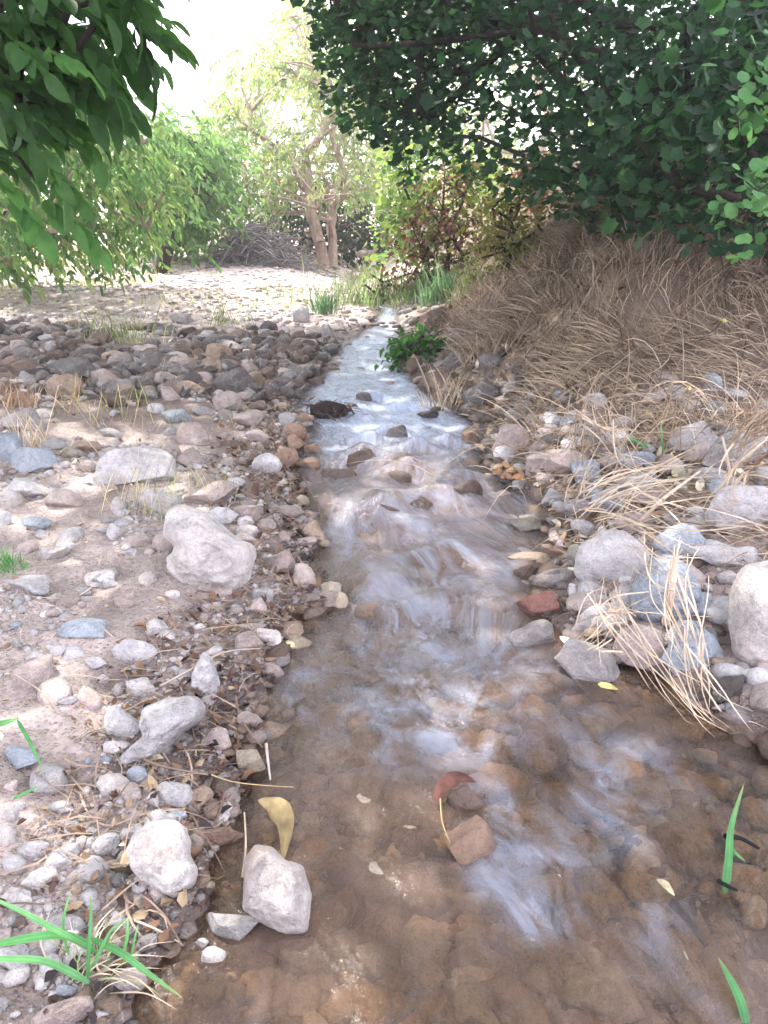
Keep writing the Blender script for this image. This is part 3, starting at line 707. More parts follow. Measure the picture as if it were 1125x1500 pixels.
for _u, _v, _l in HERO:
    q = _l
    for c_ in CUTS:
        if c_ in q: q = q.split(c_)[0]
    HN.setdefault(q, []).append((_u, _v))
HN = [(k, *v[0]) for k, v in HN.items() if len(v) == 1 and 2 <= len(k.split()) <= 6 and k not in ('boulder',)]
USED = set()
def near_label(desc, u, v):
    c = sorted(HN, key=lambda h: math.hypot(h[1] - u, (h[2] - v) * 1.6))[:10]
    for h in c:
        du, dv = u - h[1], v - h[2]
        way = ('just right of' if du > 0 else 'just left of') if abs(du) > 1.3 * abs(dv) else ('in front of' if dv > 0 else 'behind')
        far = math.hypot(du, dv) > 75
        if far: way = {'just right of': 'well to the right of', 'just left of': 'well to the left of', 'in front of': 'some way in front of', 'behind': 'some way behind'}[way]
        l = f'{desc} stone {way} the {h[0]}'
        if l not in USED: USED.add(l); return l
    return l
def scatter(n, box, pal, smin, smax, where, grp, seed, flat=(.45, .8)):
    r = random.Random(seed); made = 0; tries = 0
    while made < n and tries < n * 60:
        tries += 1
        u = r.uniform(box[0], box[2]); v = r.uniform(box[1], box[3])
        P, t = G(u, v)
        if t > 30: continue
        s = r.uniform(smin, smax) ** 1.0
        if near_hero(P[0], P[1], s): continue
        if box[4] == 'left' and P[0] > Lx(P[1]) - .02: continue
        if box[4] == 'right' and P[0] < Rx(P[1]) + .02: continue
        if box[4] == 'bed' and not (Lx(P[1]) + .08 < P[0] < Rx(P[1]) - .08): continue
        c = r.choice(pal)
        o = link('stone', PROT[r.randrange(14)])
        hgt = s * r.uniform(*flat)
        o.scale = (s * r.uniform(.85, 1.25), s * r.uniform(.6, 1.0), hgt)
        o.rotation_euler = (r.uniform(-.35, .35), r.uniform(-.35, .35), r.uniform(0, 6.28))
        o.location = (P[0], P[1], P[2] + hgt * .12 if box[4] != 'bed' else float(zw(P[1])) - hgt * .28)
        cc = np.array(CC[c]) * r.uniform(.8, 1.15); o.color = (*cc, 1 - (.6 if box[4] == 'bed' else .0))
        uu, vv_, _z = proj(np.array(o.location)); tag(o, near_label(('small ' if s < (smin + smax) / 2 else 'larger ') + KIND[c], float(uu), float(vv_)), 'stone', grp)
        ROCK_TOPS.append((P[0], P[1], s * .5, s * .4, P[2] + hgt * .6)); made += 1
scatter(26, (0, 500, 475, 585, 'left'), 'SSCPTGC', .12, .28, 'among many in the shaded rock band left of the stream', 'loose stones of the rock band', 1)
scatter(8, (250, 470, 520, 520, 'left'), 'SGGLP', .14, .26, 'at the far end of the rock band near the water', 'loose stones at the far water edge', 2)
scatter(8, (330, 585, 470, 700, 'left'), 'PPTC', .06, .13, 'between the rock band and the water', 'loose stones beside the riffle', 3)
scatter(8, (600, 400, 800, 600, 'right'), 'SCG', .14, .26, 'lying on the dry grass slope', 'loose stones on the slope', 4)

scatter(26, (0, 600, 440, 900, 'left'), 'LLPPGW', .05, .13, 'on the left bank', 'loose stones of the left bank', 5, (.5, .9))
scatter(16, (0, 900, 360, 1500, 'left'), 'LWPGB', .025, .06, 'on the left bank', 'loose stones of the left bank', 6, (.5, .9))
scatter(24, (740, 640, 1125, 1000, 'right'), 'LGLBPL', .07, .16, 'on the right bank', 'loose stones between the right boulders', 7, (.5, .9))
scatter(3, (450, 600, 720, 760, 'bed'), 'CSC', .10, .20, 'in the riffle', 'wet stones in the riffle', 8, (.6, .9))
# ---------------------------------------------------------------- gravel (uncountable): merged small stones
def pebbles(name, n, region, pal, k, smin, smax, label, seed, vr=(.75, 12.), lift=.15, wetf=0., amax=36, sub=1, flat=(.35, .8), spread_=.6, smooth=True, tilt=.25):
    r = np.random.default_rng(seed)
    rad_ = np.exp(r.uniform(math.log(vr[0]), math.log(vr[1]), n * 4)); an = np.radians(r.uniform(-amax, amax, n * 4))
    x, y = rad_ * np.sin(an), rad_ * np.cos(an)
    ok = region(x, y); x, y, rad_ = x[ok][:n], y[ok][:n], rad_[ok][:n]; m = len(x)
    s = np.clip(rad_ * k * np.exp(r.normal(0, spread_, m)), smin, smax)
    z = H(x, y)
    P0, F0 = ico(sub); nv = len(P0)
    protos = []
    for q in range(20):
        protos.append(rock_verts(2000 + seed * 50 + q, sub, .8 if q % 5 else .2, 6 if sub < 2 else 12)[0])
    protos = np.array(protos)
    V = protos[r.integers(0, 20, m)]
    sc = np.stack([r.uniform(.8, 1.3, m), r.uniform(.6, 1.0, m), r.uniform(*flat, m)], -1) * s[:, None] * .5
    V = V * sc[:, None, :]
    a = r.uniform(0, 6.28, m); t = r.normal(0, tilt, m)
    ca, sa = np.cos(a)[:, None], np.sin(a)[:, None]; ct, st_ = np.cos(t)[:, None], np.sin(t)[:, None]
    y1 = V[..., 1] * ct - V[..., 2] * st_; z1 = V[..., 1] * st_ + V[..., 2] * ct
    X = V[..., 0] * ca - y1 * sa + x[:, None]; Y = V[..., 0] * sa + y1 * ca + y[:, None]
    Z = z1 + (z + sc[:, 2] * lift * 2)[:, None]
    F = (F0[None] + (np.arange(m) * nv)[:, None, None]).reshape(-1, 3)
    cols = np.array([CC[c] for c in pal])[r.integers(0, len(pal), m)] * r.uniform(.75, 1.2, (m, 1))
    wet = np.where((z - zw(y) < .035) & (z - zw(y) > -.03), .8, wetf)
    wv = np.repeat(wet, nv); c = np.repeat(cols, nv, 0)
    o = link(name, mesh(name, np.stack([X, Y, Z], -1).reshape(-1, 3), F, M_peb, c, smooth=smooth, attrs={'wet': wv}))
    return tag(o, label, 'gravel', kind='stuff')
inL = lambda x, y: (x < Lx(y) - .01)
inR = lambda x, y: (x > Rx(y) + .01)
inS = lambda x, y: (x > Lx(y) - .02) & (x < Rx(y) + .02)
clump = lambda x, y, s, th: (vn(x * s, y * s, 0, 77) > th)
pebbles('gravel', 110, lambda x, y: inL(x, y) & (y < 5), 'LLPWGP', .032, .03, .12, 'broken pale stones of mixed size on the left bank', 11, (1.0, 5.2), sub=3, spread_=.4, lift=.1)
pebbles('gravel', 150, lambda x, y: inR(x, y) & (y < 4.6) & (slope_e(x, y) < .2), 'LGLBPG', .035, .04, .15, 'pale broken stones filling the gaps between the right bank boulders', 12, (1.4, 4.6), sub=3, spread_=.4, lift=.15)
pebbles('gravel', 6000, lambda x, y: inL(x, y) & (clump(x, y, 2.5, -.12) | (x > Lx(y) - .35)), 'LPWLGPWLL', .0064, .004, .055, 'small pale and pinkish pebbles strewn over the left bank dirt', 1, (.8, 5.5))
pebbles('gravel', 1300, lambda x, y: inL(x, y) & (x > Lx(y) - .30) , 'PTLGPC', .012, .006, .055, 'pebbles packed along the wet left edge of the stream', 2, (.9, 6.0))
pebbles('gravel', 5200, lambda x, y: inL(x, y) & (y > 4.75 + .3 * vn(x * 2, 0, 0, 8)) & (y < 7.0 + .5 * vn(x * 1.5, 0, 0, 18)) & (fbm(x * 1.1, y * 1.6, 0, 78, 3) > -.22), 'SSCCDGCPS', .0082, .02, .17, 'heaped broken stones filling the shaded rock band', 3, (4.6, 7.9), lift=.3, sub=2, flat=(.3, .8), spread_=.7, smooth=False, tilt=.6)  # stone tones chosen dark, part of the band's shade is in them
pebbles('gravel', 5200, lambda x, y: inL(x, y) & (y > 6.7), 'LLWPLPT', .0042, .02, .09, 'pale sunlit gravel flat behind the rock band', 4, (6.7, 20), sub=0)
pebbles('gravel', 1500, lambda x, y: inR(x, y) & (y < 5.6) & (slope_e(x, y) < .2), 'GLPTCS', .011, .006, .07, 'small stones between the boulders of the right bank', 5, (1.3, 6))
pebbles('gravel', 1500, lambda x, y: inR(x, y) & (x < Rx(y) + .5), 'SCGPD', .014, .02, .13, 'broken stones at the foot of the right bank', 6, (3.6, 10))
pebbles('streambed_gravel', 420, lambda x, y: (x > Lx(y) + .13) & (x < Rx(y) - .1) & (y < 3), 'YTQTTQL', .055, .035, .13, 'rounded pale sunken stones glimmering through the brown pool', 15, (.8, 3), lift=.35, wetf=.15, amax=38, flat=(.45, .65), sub=2, spread_=.35)
pebbles('streambed_gravel', 2200, inS, 'TYTCPG', .028, .012, .11, 'tan and brown stones covering the bed under the water', 7, (.8, 9), lift=.2, wetf=.3, amax=38, flat=(.4, .7))

side = lambda x, y: (np.abs(np.degrees(np.arctan2(x, y))) > 33)
pebbles('gravel', 900, lambda x, y: side(x, y) & inR(x, y) & (slope_e(x, y) < .3), 'LGLBPG', .03, .02, .16, 'pale stones continuing the right bank beyond the straw', 16, (1.3, 5), sub=2, amax=88, spread_=.5)
pebbles('gravel', 1500, lambda x, y: side(x, y) & inL(x, y), 'LPPLGPWL', .014, .01, .12, 'pebbles continuing over the outer left bank', 17, (.9, 9), sub=1, amax=80)

# ---------------------------------------------------------------- ribbons: grass, straw, twigs
def ribbons(P, Wd, side=None, fold=.0, taper=1.0, col=None):
    """P (n,k,3) centre lines, Wd (n,) widths -> verts, faces, cols"""
    n, k, _ = P.shape
    T = np.gradient(P, axis=1)
    if side is None:
        rs = np.random.default_rng(5).normal(size=(n, 3)); side = rs
    Sd = np.cross(T, side[:, None, :]); Sd /= np.linalg.norm(Sd, axis=2, keepdims=True) + 1e-9
    prof = np.clip(np.sin(np.linspace(.35, math.pi, k)) ** .6, .06, 1) if taper else np.ones(k)
    w = Wd[:, None] * prof[None] * .5
    A = P - Sd * w[..., None]; B = P + Sd * w[..., None]
    V = np.stack([A, B], 2).reshape(-1, 3)
    i = np.arange(k - 1); q = np.stack([2 * i, 2 * i + 1, 2 * i + 3, 2 * i + 2], -1)
    F = (q[None] + (np.arange(n) * 2 * k)[:, None, None]).reshape(-1, 4)
    c = None if col is None else np.repeat(col, 2 * k, 0)
    return V, F, c
def blades(x, y, r, L, lean, width, colA, colB, k=5, droop=1.0, up=1.0, z=None, wild=0.):
    n = len(x); z = H(x, y) if z is None else z
    a = r.uniform(0, 6.28, n)
    d0 = np.stack([np.cos(a) * .45, np.sin(a) * .45, np.full(n, up)], -1) + lean
    if wild: d0 += wild * np.stack([vn(x * 2.2, y * 2.2, 0, 81), vn(x * 2.2, y * 2.2, 5, 82), .5 + .5 * vn(x * 3, y * 3, 9, 83)], -1)
    d0 /= np.linalg.norm(d0, axis=1, keepdims=True)
    s = np.linspace(0, 1, k)
    Ln = L * np.exp(r.normal(0, .3, n))
    P = np.stack([x, y, z - .01], -1)[:, None, :] + d0[:, None, :] * (s[None, :, None] * Ln[:, None, None])
    dr = droop * r.uniform(.3, 1.2, n)
    P[..., 2] -= dr[:, None] * Ln[:, None] * s[None] ** 2 * .5
    out = d0.copy(); out[:, 2] = 0
    P += out[:, None, :] * (s[None, :, None] ** 2) * Ln[:, None, None] * .4
    P[..., 2] = np.maximum(P[..., 2], H(P[..., 0].ravel(), P[..., 1].ravel()).reshape(n, k) + .004 + .02 * s[None])
    f = r.uniform(0, 1, (n, 1)); col = (np.array(colA) * (1 - f) + np.array(colB) * f) * r.uniform(.55, 1.35, (n, 1)) * (1 + .25 * vn(x * 2.3, y * 2.3, 0, 88))[:, None]
    return ribbons(P, width * r.uniform(.6, 1.3, n), r.normal(size=(n, 3)) * .6 + np.array([0, -1, .3]), col=col)
def stuff_blades(name, label, n, region, box, L, lean, width, cA, cB, seed, mat, **kw):
    r = np.random.default_rng(seed); x = r.uniform(box[0], box[2], n * 4); y = r.uniform(box[1], box[3], n * 4)
    ok = region(x, y); x, y = x[ok][:n], y[ok][:n]
    V, F, c = blades(x, y, r, L, np.array(lean), width, cA, cB, **kw)
    return tag(link(name, mesh(name, V, F, mat, c)), label, 'grass', kind='stuff')
STR, STR2, STR3 = (.44, .33, .22), (.22, .15, .10), (.58, .48, .37)
onbank = lambda x, y: (x > Rx(y) + .05) & (slope_e(x, y) > .06 + .18 * vn(x * 3, y * 3, 0, 9))
stuff_blades('dry_grass', 'long dry tangled grass hanging down the shaded right bank', 10500, lambda x, y: onbank(x, y) & (y < 6.8) & (fbm(x * 1.6, y * 1.6, 0, 84, 3) > -.6), (.5, 3.6, 4.2, 6.6), .25, (-.32, -.45, .1), .005, (.42, .34, .25), (.20, .15, .11), 21, M_straw, k=6, up=.55, droop=1.0, wild=2.4)
stuff_blades('dry_grass', 'fine pale dry grass on the upper far slope of the right bank', 8000, lambda x, y: onbank(x, y) & (fbm(x * 1.4, y * 1.4, 0, 85, 3) > -.35), (.3, 5.2, 4.8, 12), .18, (-.35, -.3, .2), .0055, STR3, STR, 22, M_straw, k=4, up=1.0, droop=.7)
stuff_blades('dry_grass', 'matted straw lying flat at the foot of the right bank', 2400, lambda x, y: (x > Rx(y) + .12) & (y < 4.6) & (slope_e(x, y) < .3) & (fbm(x * 2, y * 2, 0, 41, 2) > -.25 - .35 * (y > 3.6)), (.5, 1.9, 3.2, 5.8), .20, (0, 0, 0), .004, STR3, STR2, 23, M_straw, k=5, up=.22, droop=1.0)
stuff_blades('sparse_grass', 'thin faded grass growing on the sunny flat at the left', 9000, lambda x, y: (x < Lx(y) - .6) & (fbm(x * .8, y * .8, 0, 31, 3) * .7 + .55 * sstep(-2.5, -6, x) + .4 * sstep(14, 17, y) > .38), (-13, 9, 0, 20), .13, (0, 0, 0), .008, (.30, .32, .12), (.46, .40, .22), 24, M_leaf_thin, k=3, up=1.6, droop=.5)
stuff_blades('sparse_grass', 'thin dry grass stems among the stones of the left bank', 420, lambda x, y: (x < Lx(y) - .15) & (vn(x * 2.2, y * 2.2, 0, 91) > .15), (-3.2, 2.6, .1, 8.5), .13, (0, 0, 0), .0026, (.36, .33, .16), STR3, 25, M_straw, k=5, up=1.2, droop=.8)

# leaf litter and twigs
def litter(name, n, region, box, size, cols, label, seed, lift=.006):
    r = np.random.default_rng(seed); x = r.uniform(box[0], box[2], n * 5); y = r.uniform(box[1], box[3], n * 5)
    ok = region(x, y); x, y = x[ok][:n], y[ok][:n]; m = len(x)
    Vt = np.array([[0, 0, 0], [-.28, .3, .1], [-.22, .7, .14], [0, 1, .02], [.24, .68, .16], [.3, .28, .08], [0, .5, -.03]]); Ft = np.array([[0, 6, 1], [1, 6, 2], [2, 6, 3], [3, 6, 4], [4, 6, 5], [5, 6, 0]])
    a = r.uniform(0, 6.28, m); s = size * np.exp(r.normal(0, .4, m))
    V = np.repeat(Vt[None], m, 0) * s[:, None, None]; V[..., 2] *= r.uniform(.3, 2.2, (m, 1))
    t = r.normal(0, .5, m)[:, None]; y1 = V[..., 1] * np.cos(t) - V[..., 2] * np.sin(t); z1 = V[..., 1] * np.sin(t) + V[..., 2] * np.cos(t)
    ca, sa = np.cos(a)[:, None], np.sin(a)[:, None]
    X = V[..., 0] * ca - y1 * sa + x[:, None]; Y = V[..., 0] * sa + y1 * ca + y[:, None]; Z = np.abs(z1) + (H(x, y) + lift)[:, None]
    F = (Ft[None] + (np.arange(m) * 7)[:, None, None]).reshape(-1, 3)
    c = np.array(cols)[r.integers(0, len(cols), m)] * r.uniform(.6, 1.2, (m, 1))
    return tag(link(name, mesh(name, np.stack([X, Y, Z], -1).reshape(-1, 3), F, M_litter, np.repeat(c, 7, 0))), label, 'leaf litter', kind='stuff')
BR = [(.16, .09, .06), (.25, .16, .10), (.40, .30, .20), (.10, .06, .05)]; PL = [(.52, .42, .30), (.40, .30, .20), (.55, .50, .40), (.25, .16, .11)]
litter('leaf_litter', 1500, lambda x, y: (x > Rx(y) + .02) & (x < Rx(y) + .9) & (slope_e(x, y) < .2), (.3, 2.6, 2.4, 5.6), .035, PL, 'curled pale fallen leaves between the stones of the right bank', 31)
litter('leaf_litter', 1500, lambda x, y: inL(x, y) & (x > Lx(y) - .42), (-1.2, 1.0, .2, 6.2), .022, BR, 'dark rotting leaf bits on the mud along the left edge', 32)
litter('leaf_litter', 900, lambda x, y: (x > Lx(y) - .14) & (x < Lx(y) + .03), (-1.0, .8, .1, 4), .022, BR[:1] + BR[3:] + [(.05, .04, .04)], 'wet black leaves and muck caught along the left water line', 35, lift=.012)
pebbles('gravel', 700, lambda x, y: np.abs(x - Lx(y)) < .07, 'TCPSGT', .016, .006, .05, 'wet pebbles right on the left water line', 13, (.8, 6), lift=.4)
pebbles('gravel', 500, lambda x, y: np.abs(x - Rx(y)) < .08, 'TCPSGS', .016, .01, .07, 'wet pebbles right on the right water line', 14, (1.3, 6), lift=.4)
litter('leaf_litter', 700, lambda x, y: inL(x, y), (-3, 1.0, .2, 6.5), .02, PL, 'scattered pale leaf bits on the left bank dirt', 33)
litter('leaf_litter', 1200, lambda x, y: onbank(x, y), (.5, 3.8, 4, 8), .05, BR[:3], 'brown leaves caught in the dry grass of the bank', 34, lift=.05)
def twig_stuff(name, n, region, box, L, wd, cA, cB, label, seed, lift=.008):
    r = np.random.default_rng(seed); x = r.uniform(box[0], box[2], n * 5); y = r.uniform(box[1], box[3], n * 5)
    ok = region(x, y); x, y = x[ok][:n], y[ok][:n]; m = len(x); a = r.uniform(0, 6.28, m); k = 5
    s = np.linspace(-.5, .5, k); Ln = L * np.exp(r.normal(0, .4, m)); cv = r.normal(0, .25, m)
    P = np.zeros((m, k, 3)); X = s[None] * Ln[:, None]; Yc = cv[:, None] * Ln[:, None] * (s[None] ** 2) * 2
    P[..., 0] = x[:, None] + X * np.cos(a)[:, None] - Yc * np.sin(a)[:, None]; P[..., 1] = y[:, None] + X * np.sin(a)[:, None] + Yc * np.cos(a)[:, None]
    P[..., 2] = H(P[..., 0], P[..., 1]) + lift + r.uniform(0, .02, (m, 1)) * (1 + s[None] * 2)
    f = r.uniform(0, 1, (m, 1)); c = np.array(cA) * (1 - f) + np.array(cB) * f
    V, F, c = ribbons(P, wd * r.uniform(.5, 1.4, m), np.tile([0, -.3, 1.0], (m, 1)), col=c)
    return tag(link(name, mesh(name, V, F, M_litter, c)), label, 'twigs', kind='stuff')
twig_stuff('fallen_twigs', 1500, lambda x, y: inL(x, y) & (x > Lx(y) - .38), (-1.2, 1.0, .3, 7), .09, .0035, (.12, .08, .06), (.34, .26, .20), 'thin dark twigs and roots washed up along the left edge', 41)
twig_stuff('fallen_twigs', 450, lambda x, y: inL(x, y) & (vn(x * 1.5, y * 1.5, 0, 71) > -.1), (-3.4, 1.4, 0, 6), .11, .003, (.30, .23, .18), STR3, 'dry stalks lying on the left bank', 42)
twig_stuff('dry_stalks', 1700, lambda x, y: onbank(x, y), (.5, 3.5, 4.2, 7.5), .28, .0045, (.48, .38, .27), STR2, 'thick dry stalks lying every way over the right bank grass', 44, lift=.07)
twig_stuff('dry_stalks', 500, lambda x, y: onbank(x, y), (.5, 3.5, 4.2, 6.5), .5, .006, (.06, .045, .04), (.16, .11, .08), 'dark dead stems in the bank grass', 45, lift=.05)
twig_stuff('fallen_twigs', 1300, lambda x, y: inR(x, y) & (slope_e(x, y) < .5), (.4, 2.0, 3, 6), .15, .0035, (.14, .10, .08), STR, 'brown twigs lying among the stones of the right bank', 43)

# ---------------------------------------------------------------- foliage templates
def T_simple():   # folded pointed leaf
    V = np.array([[0, 0, 0], [-.26, .4, .07], [0, .5, -.01], [.26, .4, .07], [0, 1, -.12]])
    return V, np.array([[0, 2, 1], [0, 3, 2], [1, 2, 4], [2, 3, 4]])
def T_long(wd=.2, n=6):     # smooth lanceolate walnut leaflet with drooping tip
    s = np.linspace(0, 1, n); V = []; F = []
    for t in s:
        w = wd * math.sin(math.pi * min(1, t * .9 + .06)) ** .75 * (1 - .25 * t); z = -.22 * t * t
        if t == 1: w = .004
        V += [[-w, t, z + w * .35], [0, t, z], [w, t, z + w * .35]]
    for i in range(n - 1):
        a = 3 * i; F += [[a, a + 1, a + 4, a + 3], [a + 1, a + 2, a + 5, a + 4]]
    return np.array(V), np.array(F)
def T_lobed():    # small rounded leaf with three to five lobes
    r_ = [.34, .55, .44, .62, .50, .72, .50, .62, .44, .55, .34]
    V = [[0, .35, -.03], [0, -.05, 0]]
    for i, q in enumerate(r_):
        a = -math.pi / 2 + .45 + i * (2 * math.pi - .9) / (len(r_) - 1); V.append([q * .8 * math.cos(a), .35 + q * .8 * math.sin(a), .05 * (i % 2) + .04])
    F = [[0, i, i + 1] for i in range(2, len(V) - 1)] + [[0, 1, 2], [0, len(V) - 1, 1]]
    return np.array(V), np.array(F)
def T_round():
    V = [[0, .45, -.04]] + [[.42 * math.cos(a), .45 + .47 * math.sin(a), .03 * math.cos(2 * a)] for a in np.linspace(0, 2 * math.pi, 8)[:-1]]
    return np.array(V), np.array([[0, i, i % 7 + 1] for i in range(1, 8)])
def leaves(T, P, Y, Nn, size, col):
    V, F = T; n = len(P)
    Y = Y / (np.linalg.norm(Y, axis=1, keepdims=True) + 1e-9)
    X = np.cross(Y, Nn); X /= np.linalg.norm(X, axis=1, keepdims=True) + 1e-9; Z = np.cross(X, Y)
    W = P[:, None] + (V[None, :, 0:1] * X[:, None] + V[None, :, 1:2] * Y[:, None] + V[None, :, 2:3] * Z[:, None]) * size[:, None, None]
    Fo = (F[None] + (np.arange(n) * len(V))[:, None, None]).reshape(-1, F.shape[1])
    return W.reshape(-1, 3), Fo, np.repeat(col, len(V), 0)
def compound(r, P, D, L, nl=7, leaf=.1, cols=None, jit=.2):
    """pinnate leaf: leaflets along a rachis; P,D (n,3)"""
    n = len(P); D = D / np.linalg.norm(D, axis=1, keepdims=True)
    up = np.array([0, 0, 1.]); Sd = np.cross(D, up); Sd /= np.linalg.norm(Sd, axis=1, keepdims=True) + 1e-6
    PP, YY_, SS, CCl = [], [], [], []
    for i in range(nl):
        pair = i // 2; sgn = 1 if i % 2 else -1; last = (i == nl - 1)
        t = 1.0 if last else .35 + .6 * pair / max(1, (nl - 1) // 2)
        base = P + D * (L * t)[:, None] + np.array([0, 0, -1.]) * (L * .25 * t * t)[:, None]
        y = D + (0 if last else sgn * 1.1) * Sd + r.normal(0, jit, (n, 3)) + np.array([0, 0, -.35 - .3 * t])
        PP.append(base); YY_.append(y); SS.append(leaf * (1.0 if last else .7 + .25 * t) * np.exp(r.normal(0, .15, n))); CCl.append(cols)
    return np.concatenate(PP), np.concatenate(YY_), np.concatenate(SS), np.concatenate(CCl)
def mixcols(r, n, pal, var=.2):
    return np.array(pal)[r.integers(0, len(pal), n)] * r.uniform(1 - var, 1 + var, (n, 1))

# ---------------------------------------------------------------- branching
def grow(r, trunk, targets, seg=.35, jit=.06, rtip=.006, pexp=.42, rmax=None, arch=.12):
    Pn = [np.array(p, float) for p in trunk]; par = [-1] + list(range(len(trunk) - 1)); dist = [0.0]
    for i in range(1, len(Pn)): dist.append(dist[-1] + np.linalg.norm(Pn[i] - Pn[i - 1]))
    n0 = max(1, int(len(Pn) * .4)); order = np.argsort([np.linalg.norm(t - Pn[-1]) for t in targets])
    for k in order:
        t = targets[k]; A = np.array(Pn[n0:]) if len(Pn) > n0 else np.array(Pn)
        off = n0 if len(Pn) > n0 else 0
        d = np.linalg.norm(A - t, axis=1); c = d + .25 * np.array(dist[off:]) + .6 * np.maximum(A[:, 2] - t[2], 0)
        j = int(np.argmin(c)) + off; a = Pn[j]; L = np.linalg.norm(t - a); m = max(1, int(L / seg)); prev = j
        for q in range(1, m + 1):
            f = q / m; p = a + (t - a) * f + np.array([0, 0, arch * L * math.sin(math.pi * f)]) + (r.normal(0, jit, 3) * seg * 2 if q < m else 0)
            Pn.append(p); par.append(prev); dist.append(dist[prev] + np.linalg.norm(p - Pn[prev])); prev = len(Pn) - 1
    n = len(Pn); cnt = np.ones(n)
    haschild = np.zeros(n, bool)
    for i in range(n - 1, 0, -1):
        if par[i] >= 0: haschild[par[i]] = True
    cnt = np.where(haschild, 0., 1.)
    for i in sorted(range(1, n), key=lambda i: -dist[i]): cnt[par[i]] += cnt[i]
    rad_ = rtip * np.maximum(cnt, 1) ** pexp
    if rmax: rad_ = rad_ * (rmax / rad_[0])if rad_[0] > 0 else rad_
    rad_ = np.maximum(rad_, rtip * .6)
    return np.array(Pn), np.array(par), rad_
def tubes(P, par, rad_, sides=6, base_flare=1.25):
    idx = np.arange(1, len(P)); a = P[par[idx]]; b = P[idx]; r1 = rad_[idx]; r0 = np.minimum(rad_[par[idx]], r1 * 1.5)
    T = b - a; T /= np.linalg.norm(T, axis=1, keepdims=True) + 1e-9
    ref = np.where(np.abs(T[:, 2:3]) > .9, np.array([[1., 0, 0]]), np.array([[0, 0, 1.]]))
    U = np.cross(T, ref); U /= np.linalg.norm(U, axis=1, keepdims=True); W = np.cross(T, U)
    th = np.linspace(0, 2 * np.pi, sides + 1)[:-1]; cs, sn = np.cos(th), np.sin(th)
    ring = U[:, None] * cs[None, :, None] + W[:, None] * sn[None, :, None]
    b2 = b + T * (r1 * .4)[:, None]
    V = np.concatenate([a[:, None] + ring * r0[:, None, None], b2[:, None] + ring * r1[:, None, None]], 1)
    i = np.arange(sides); q = np.stack([i, (i + 1) % sides, (i + 1) % sides + sides, i + sides], -1)
    F = (q[None] + (np.arange(len(idx)) * 2 * sides)[:, None, None]).reshape(-1, 4)
    return V.reshape(-1, 3), F
def trunk_line(base, top, n=8, wob=.04, r=None):
    base, top = np.array(base, float), np.array(top, float); s = np.linspace(0, 1, n)[:, None]
    P = base + (top - base) * s; L = np.linalg.norm(top - base)
    P[1:-1] += r.normal(0, wob * L * .5, (n - 2, 3)) * np.array([1, 1, .2]); return list(P)
def frac_trunk(root, P, par, rad_, mat, split=None, sides=7):
    V, F = tubes(P, par, rad_, sides); part('trunk', V, F, mat, root)
def ell(r, n, c, rr, shell=.35):
    d = r.normal(size=(n, 3)); d /= np.linalg.norm(d, axis=1, keepdims=True)
    return np.array(c) + d * (r.uniform(shell, 1, (n, 1)) ** .6) * np.array(rr)
def tree(name, label, cat, base, top, centers, leafn, spread, T, size, pal, mat, bark, seed, rtrunk, kind='simple', droop=.6, group=None, seg=.4, crown='foliage', jit=.07, rtip=.005, arch=.1, keep=None, extra=None, nl=5):
    r = np.random.default_rng(seed); b = np.array(base, float)
    root = empty(name, tuple(b), label, cat, group)
    trunks = [trunk_line(b - np.array([0, 0, .1]), top, 8, .05, r)]
    P, par, rad_ = grow(r, trunks[0], list(centers), seg, jit, rtip, .5, rtrunk, arch)
    part('trunk', *tubes(P, par, rad_, 6), bark, root)
    if extra is not None:
        for e in extra:
            P2, par2, rad2 = grow(r, trunk_line(b + np.array(e[0]), e[1], 8, .04, r), list(centers[::e[2]]), seg, jit, rtip, .5, rtrunk * .8, arch)
            part('trunk', *tubes(P2, par2, rad2, 6), bark, root)
    C = np.repeat(centers, leafn, 0); n = len(C); Q = C + r.normal(0, spread, (n, 3)) * np.array([1, 1, .8])
    if keep is not None:
        k = keep(Q); Q = Q[k]; C = C[k]; n = len(Q)
    D = (Q - b) * np.array([1, 1, .2]); D /= np.linalg.norm(D, axis=1, keepdims=True) + 1e-9
    D = D + r.normal(0, .7, (n, 3)) + np.array([0, 0, -droop])
    cols = mixcols(r, n, pal)
    if kind == 'compound':
        Pq, Yq, Sq, Cq = compound(r, Q, D, np.full(n, size * 1.9), nl, size, cols); 
    else:
        Pq, Yq, Sq, Cq = Q, D, size * np.exp(r.normal(0, .22, n)), cols
    Nn = r.normal(0, .55, (len(Pq), 3)) + np.array([0, 0, 1.])
    part(crown, *leaves(T, Pq, Yq, Nn, Sq, Cq)[:2], mat, root, np.repeat(Cq, len(T[0]), 0))
    return root
# ---------------------------------------------------------------- trees and shrubs
TS, TL, TLo, TR = T_simple(), T_long(), T_lobed(), T_round()
TLn = T_long(.29, 8)
r0 = np.random.default_rng(101)
def inpoly(u, v, poly):
    p = np.array(poly, float); c = np.zeros(u.shape, bool); j = len(p) - 1
    for i in range(len(p)):
        cond = ((p[i, 1] > v) != (p[j, 1] > v)) & (u < (p[j, 0] - p[i, 0]) * (v - p[i, 1]) / (p[j, 1] - p[i, 1] + 1e-12) + p[i, 0]); c ^= cond; j = i
    return c
def centers_in(r, n, poly, d0, d1, umin=None):
    p = np.array(poly, float); out = []
    while len(out) < n:
        u = r.uniform(p[:, 0].min(), p[:, 0].max(), 200); v = r.uniform(p[:, 1].min(), p[:, 1].max(), 200); k = inpoly(u, v, poly)
        for a, b in zip(u[k], v[k]): out.append(at(a, b, r.uniform(d0, d1)))
    return np.array(out[:n])
GRD = [(.04, .11, .03), (.06, .15, .04), (.035, .09, .03)]          # deep walnut green
GRB = [(.022, .065, .032), (.035, .09, .042), (.016, .045, .024)]      # dark bluish shrub green
